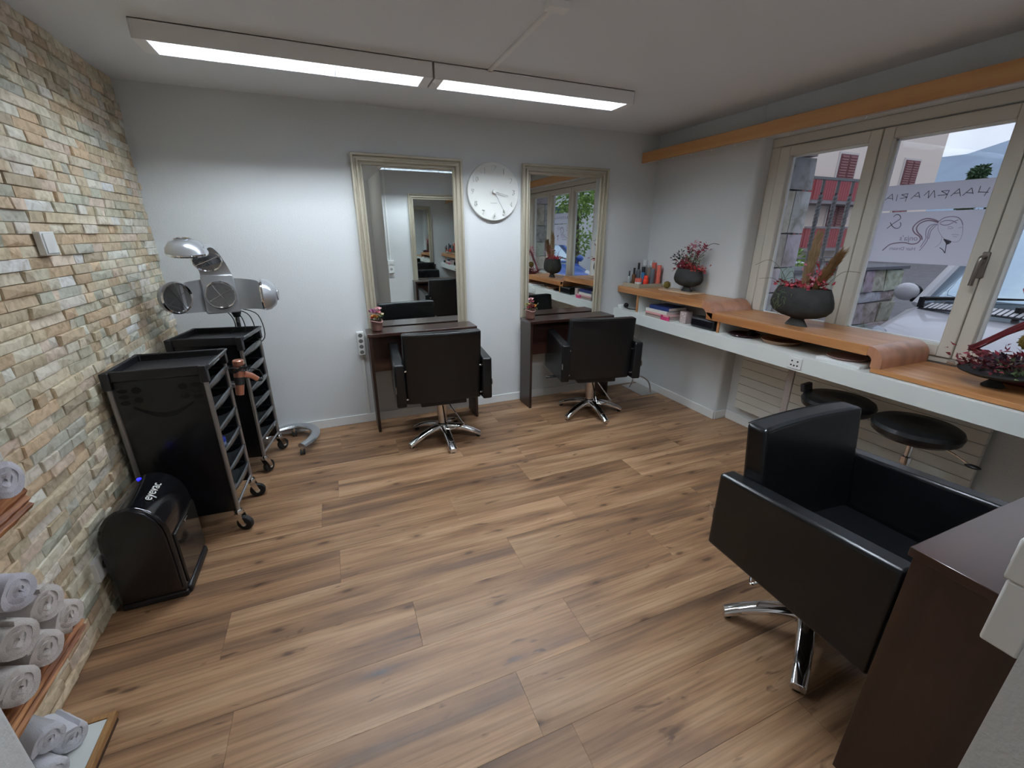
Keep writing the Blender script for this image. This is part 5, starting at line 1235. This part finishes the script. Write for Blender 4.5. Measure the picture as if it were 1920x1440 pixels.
    for k in range(34):
        u = (k+.5)/34; y = -w*.76+2*w*.76*u; x = wind0-.15+bow*.9*(2*u-1)**2
        zq = hoodz+.068-.03*(2*u-1)**2; MB().add([(x, y-.012, zq), (x, y+.012, zq), (x+.11, y+.012, zq+.038), (x+.11, y-.012, zq+.038), (x, y-.012, zq+.014), (x, y+.012, zq+.014), (x+.11, y+.012, zq+.052), (x+.11, y-.012, zq+.052)], [(0, 3, 2, 1), (4, 5, 6, 7), (0, 1, 5, 4), (1, 2, 6, 5), (2, 3, 7, 6), (3, 0, 4, 7)]).build('cowl_rib', paint, t, smooth=False)
    for y0, y1 in ((w*.80, w*.05), (.02, -w*.72)):
        MB().tube([(wind0-.06, y0, hoodz+.13), (wind0+.0, (y0+y1)/2, hoodz+.17), (wind0+.07, y1, hoodz+.20)], [.020, .013, .007], 6).build('wiper', M_BLACK, t)
        MB().cyl((wind0-.07, y0, hoodz+.05), (wind0-.065, y0, hoodz+.145), .024, n=10).build('wiper_pivot', M_BLACK, t)
    return t
M_VANW = mat('white_car_paint', (.78, .76, .80), .25, coat=.6)
car('parked_van', 'white van parked close outside with its bonnet facing the window', (4.30, 1.67, ZG), -4, M_VANW, wind0=.88, wind1=1.62)
car('parked_car', 'dark car parked across the street behind the railing', (15.2, 10.6, ZG), 95, mat('blue_grey_paint', (.20, .25, .32), .25, coat=.6), roofz=1.48, hoodz=.88, wind0=1.0, wind1=1.75, group='parked cars')
car('parked_car', 'bright blue car parked down the street, seen in the mirror', (5.4, -2.2, ZG), -90, mat('blue_car_paint', (.03, .12, .50), .25, coat=.6), roofz=1.45, hoodz=.86, wind0=1.0, wind1=1.75, group='parked cars')

# ------------------------------------------------ house across the street
hs = thing('neighbour_house', 'cream house with red slatted balconies and brown shutters', 'house', (38.9, 18.7, ZG))
M_HOUSE = mat('cream_render', (.80, .69, .62), .9); M_SHUT = mat('brown_shutter', (.20, .075, .085), .6); M_BALC = mat('red_balcony', (.36, .075, .085), .6); M_SLAB = mat('balcony_slab', (.26, .23, .25), .8)
def HX(x): return x-38.9
MB().box((HX(14), 0, 0), (0, 12, 11.2)).build('house_wall', M_HOUSE, hs)
MB().prism([(-1.3, 11.0), (13.3, 11.0), (6, 14.2)], 'x', HX(13), 1.0).build('roof', mat('brown_tiles', (.20, .10, .08), .8), hs)
def shutter_window(x0, x1, z0, z1):
    z0 -= ZG; z1 -= ZG; x0 = HX(x0); x1 = HX(x1)
    f = MB().box((x0-.12, -.06, z0-.1), (x1+.12, 0, z1+.12)).build('window', mat('window_trim', (.62, .58, .56), .7), hs)
    w = (x1-x0)/2; h = z1-z0
    for s_ in (0, 1):
        a = x0+s_*w
        MB().box((a+.02, -.10, z0), (a+w-.02, -.06, z1)).build('shutter', M_SHUT, f)
        for k in range(10): MB().box((a+.09, -.14, z0+.08+k*(h-.12)/10), (a+w-.09, -.10, z0+.08+k*(h-.12)/10+(h-.12)/17)).build('slat', mat('shutter_slat', (.30, .13, .13), .6), f, smooth=False)
def balcony(x0, x1, z0, z1):
    z0 -= ZG; z1 -= ZG; x0 = HX(x0); x1 = HX(x1)
    b = MB().box((x0, -1.4, z0-.18), (x1, 0, z0+.02)).build('balcony', M_SLAB, hs)
    for k in range(int((x1-x0)/.2)): MB().box((x0+.2*k+.012, -1.42, z0), (x0+.2*k+.188, -1.37, z1)).build('board', M_BALC, b, smooth=False)
    for k in range(6): MB().box((x0-.02, -1.36+.22*k, z0), (x0+.03, -1.36+.22*k+.2, z1)).build('board', M_BALC, b, smooth=False)
    MB().box((x0-.05, -1.47, z1), (x1, -1.32, z1+.10)).build('handrail', M_SLAB, b)
for z in (.78, 3.32): balcony(24.95, 31.0, z, z+1.05)
for z in (1.4, 4.2, 6.9):
    shutter_window(28.55, 30.1, z+.2, z+1.78)
shutter_window(34.95, 36.5, 4.55, 6.02); shutter_window(34.95, 36.5, 1.8, 3.2); shutter_window(20, 21.5, 4.5, 6); shutter_window(20, 21.5, 1.8, 3.2)
# second house and greenery seen in the right mirror
h2 = thing('pale_building', 'pale building with a large dark window down the street', 'building', (6.6, -16, ZG))
MB().box((0, 0, 0), (12, 6, 9)).build('house_wall', mat('pale_render', (.66, .66, .68), .9), h2)
for x in (1.2, 4.6, 8):
    for z in (1.2, 4.2):
        f = MB().box((x-.15, 5.98, z-.15), (x+1.75, 6.06, z+1.65)).build('window', M_TRIMW, h2); MB().box((x, 6.06, z), (x+1.6, 6.08, z+1.5)).build('pane', mat('teal_pane', (.05, .11, .13), .15), f)
M_TREE = [mat('leaf_green', (.10, .22, .045), .6), mat('leaf_dark_green', (.035, .085, .030), .6), mat('leaf_light', (.20, .33, .06), .6)]
def tree(name, label, loc, h, r, m, n=900, trunk=.12, lobes=7, ls=.16, group=None, cat='tree', seed=1):
    rs = random.Random(seed); t = thing(name, label, cat, loc, 0, group)
    MB().tube([(0, 0, 0), (.05*h*.1, 0, h*.3), (0, 0, h*.75)], [trunk, trunk*.8, trunk*.25], 8).build('trunk', M_TWIG, t)
    b = MB(); C = [(rs.gauss(0, r*.45), rs.gauss(0, r*.45), h*rs.uniform(.4, .95), r*rs.uniform(.35, .6)) for _ in range(lobes)]
    for i in range(n):
        c = rs.choice(C); d = Vector((rs.gauss(0, 1), rs.gauss(0, 1), rs.gauss(0, 1))).normalized(); p = Vector(c[:3])+d*c[3]*rs.uniform(.6, 1.05)
        leaf(b, p, d+Vector((0, 0, -.3)), ls*rs.uniform(.7, 1.3), ls*.55, rs)
    b.build('crown', m, t, fix=False, smooth=False); return t
tree('street_tree', 'light green bushy tree down the street, seen in the mirror', (7.9, -6.2, ZG), 3.2, 1.0, M_TREE[2], 1500, ls=.14, seed=3)
tree('conifer', 'dark green tree top rising behind the house corner', (46, 19.8, ZG), 6.9, .8, M_TREE[1], 1300, .2, 6, .3, group='distant trees', seed=5)
tree('conifer', 'dark green tree at the edge of the right view', (46, 17.4, ZG), 7.0, .85, M_TREE[1], 1300, .2, 6, .3, group='distant trees', seed=6)
tree('garden_bush', 'bright green bush behind the railing', (10.4, 7.5, ZG), 1.45, .55, M_TREE[2], 900, .08, 5, .14, cat='bush', seed=7)
# far hillside, distance haze painted into its blue-grey colour
rs = random.Random(2); b = MB()
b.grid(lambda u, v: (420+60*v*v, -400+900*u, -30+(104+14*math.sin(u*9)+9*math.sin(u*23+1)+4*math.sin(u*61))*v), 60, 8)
o = b.build('hillside', mat('haze_tinted_forest', (.28, .35, .44), 1.0, var=.15, vscale=.02), None, fix=False); o['kind'] = 'structure'; o['label'] = 'blue-grey mountain slope far away'
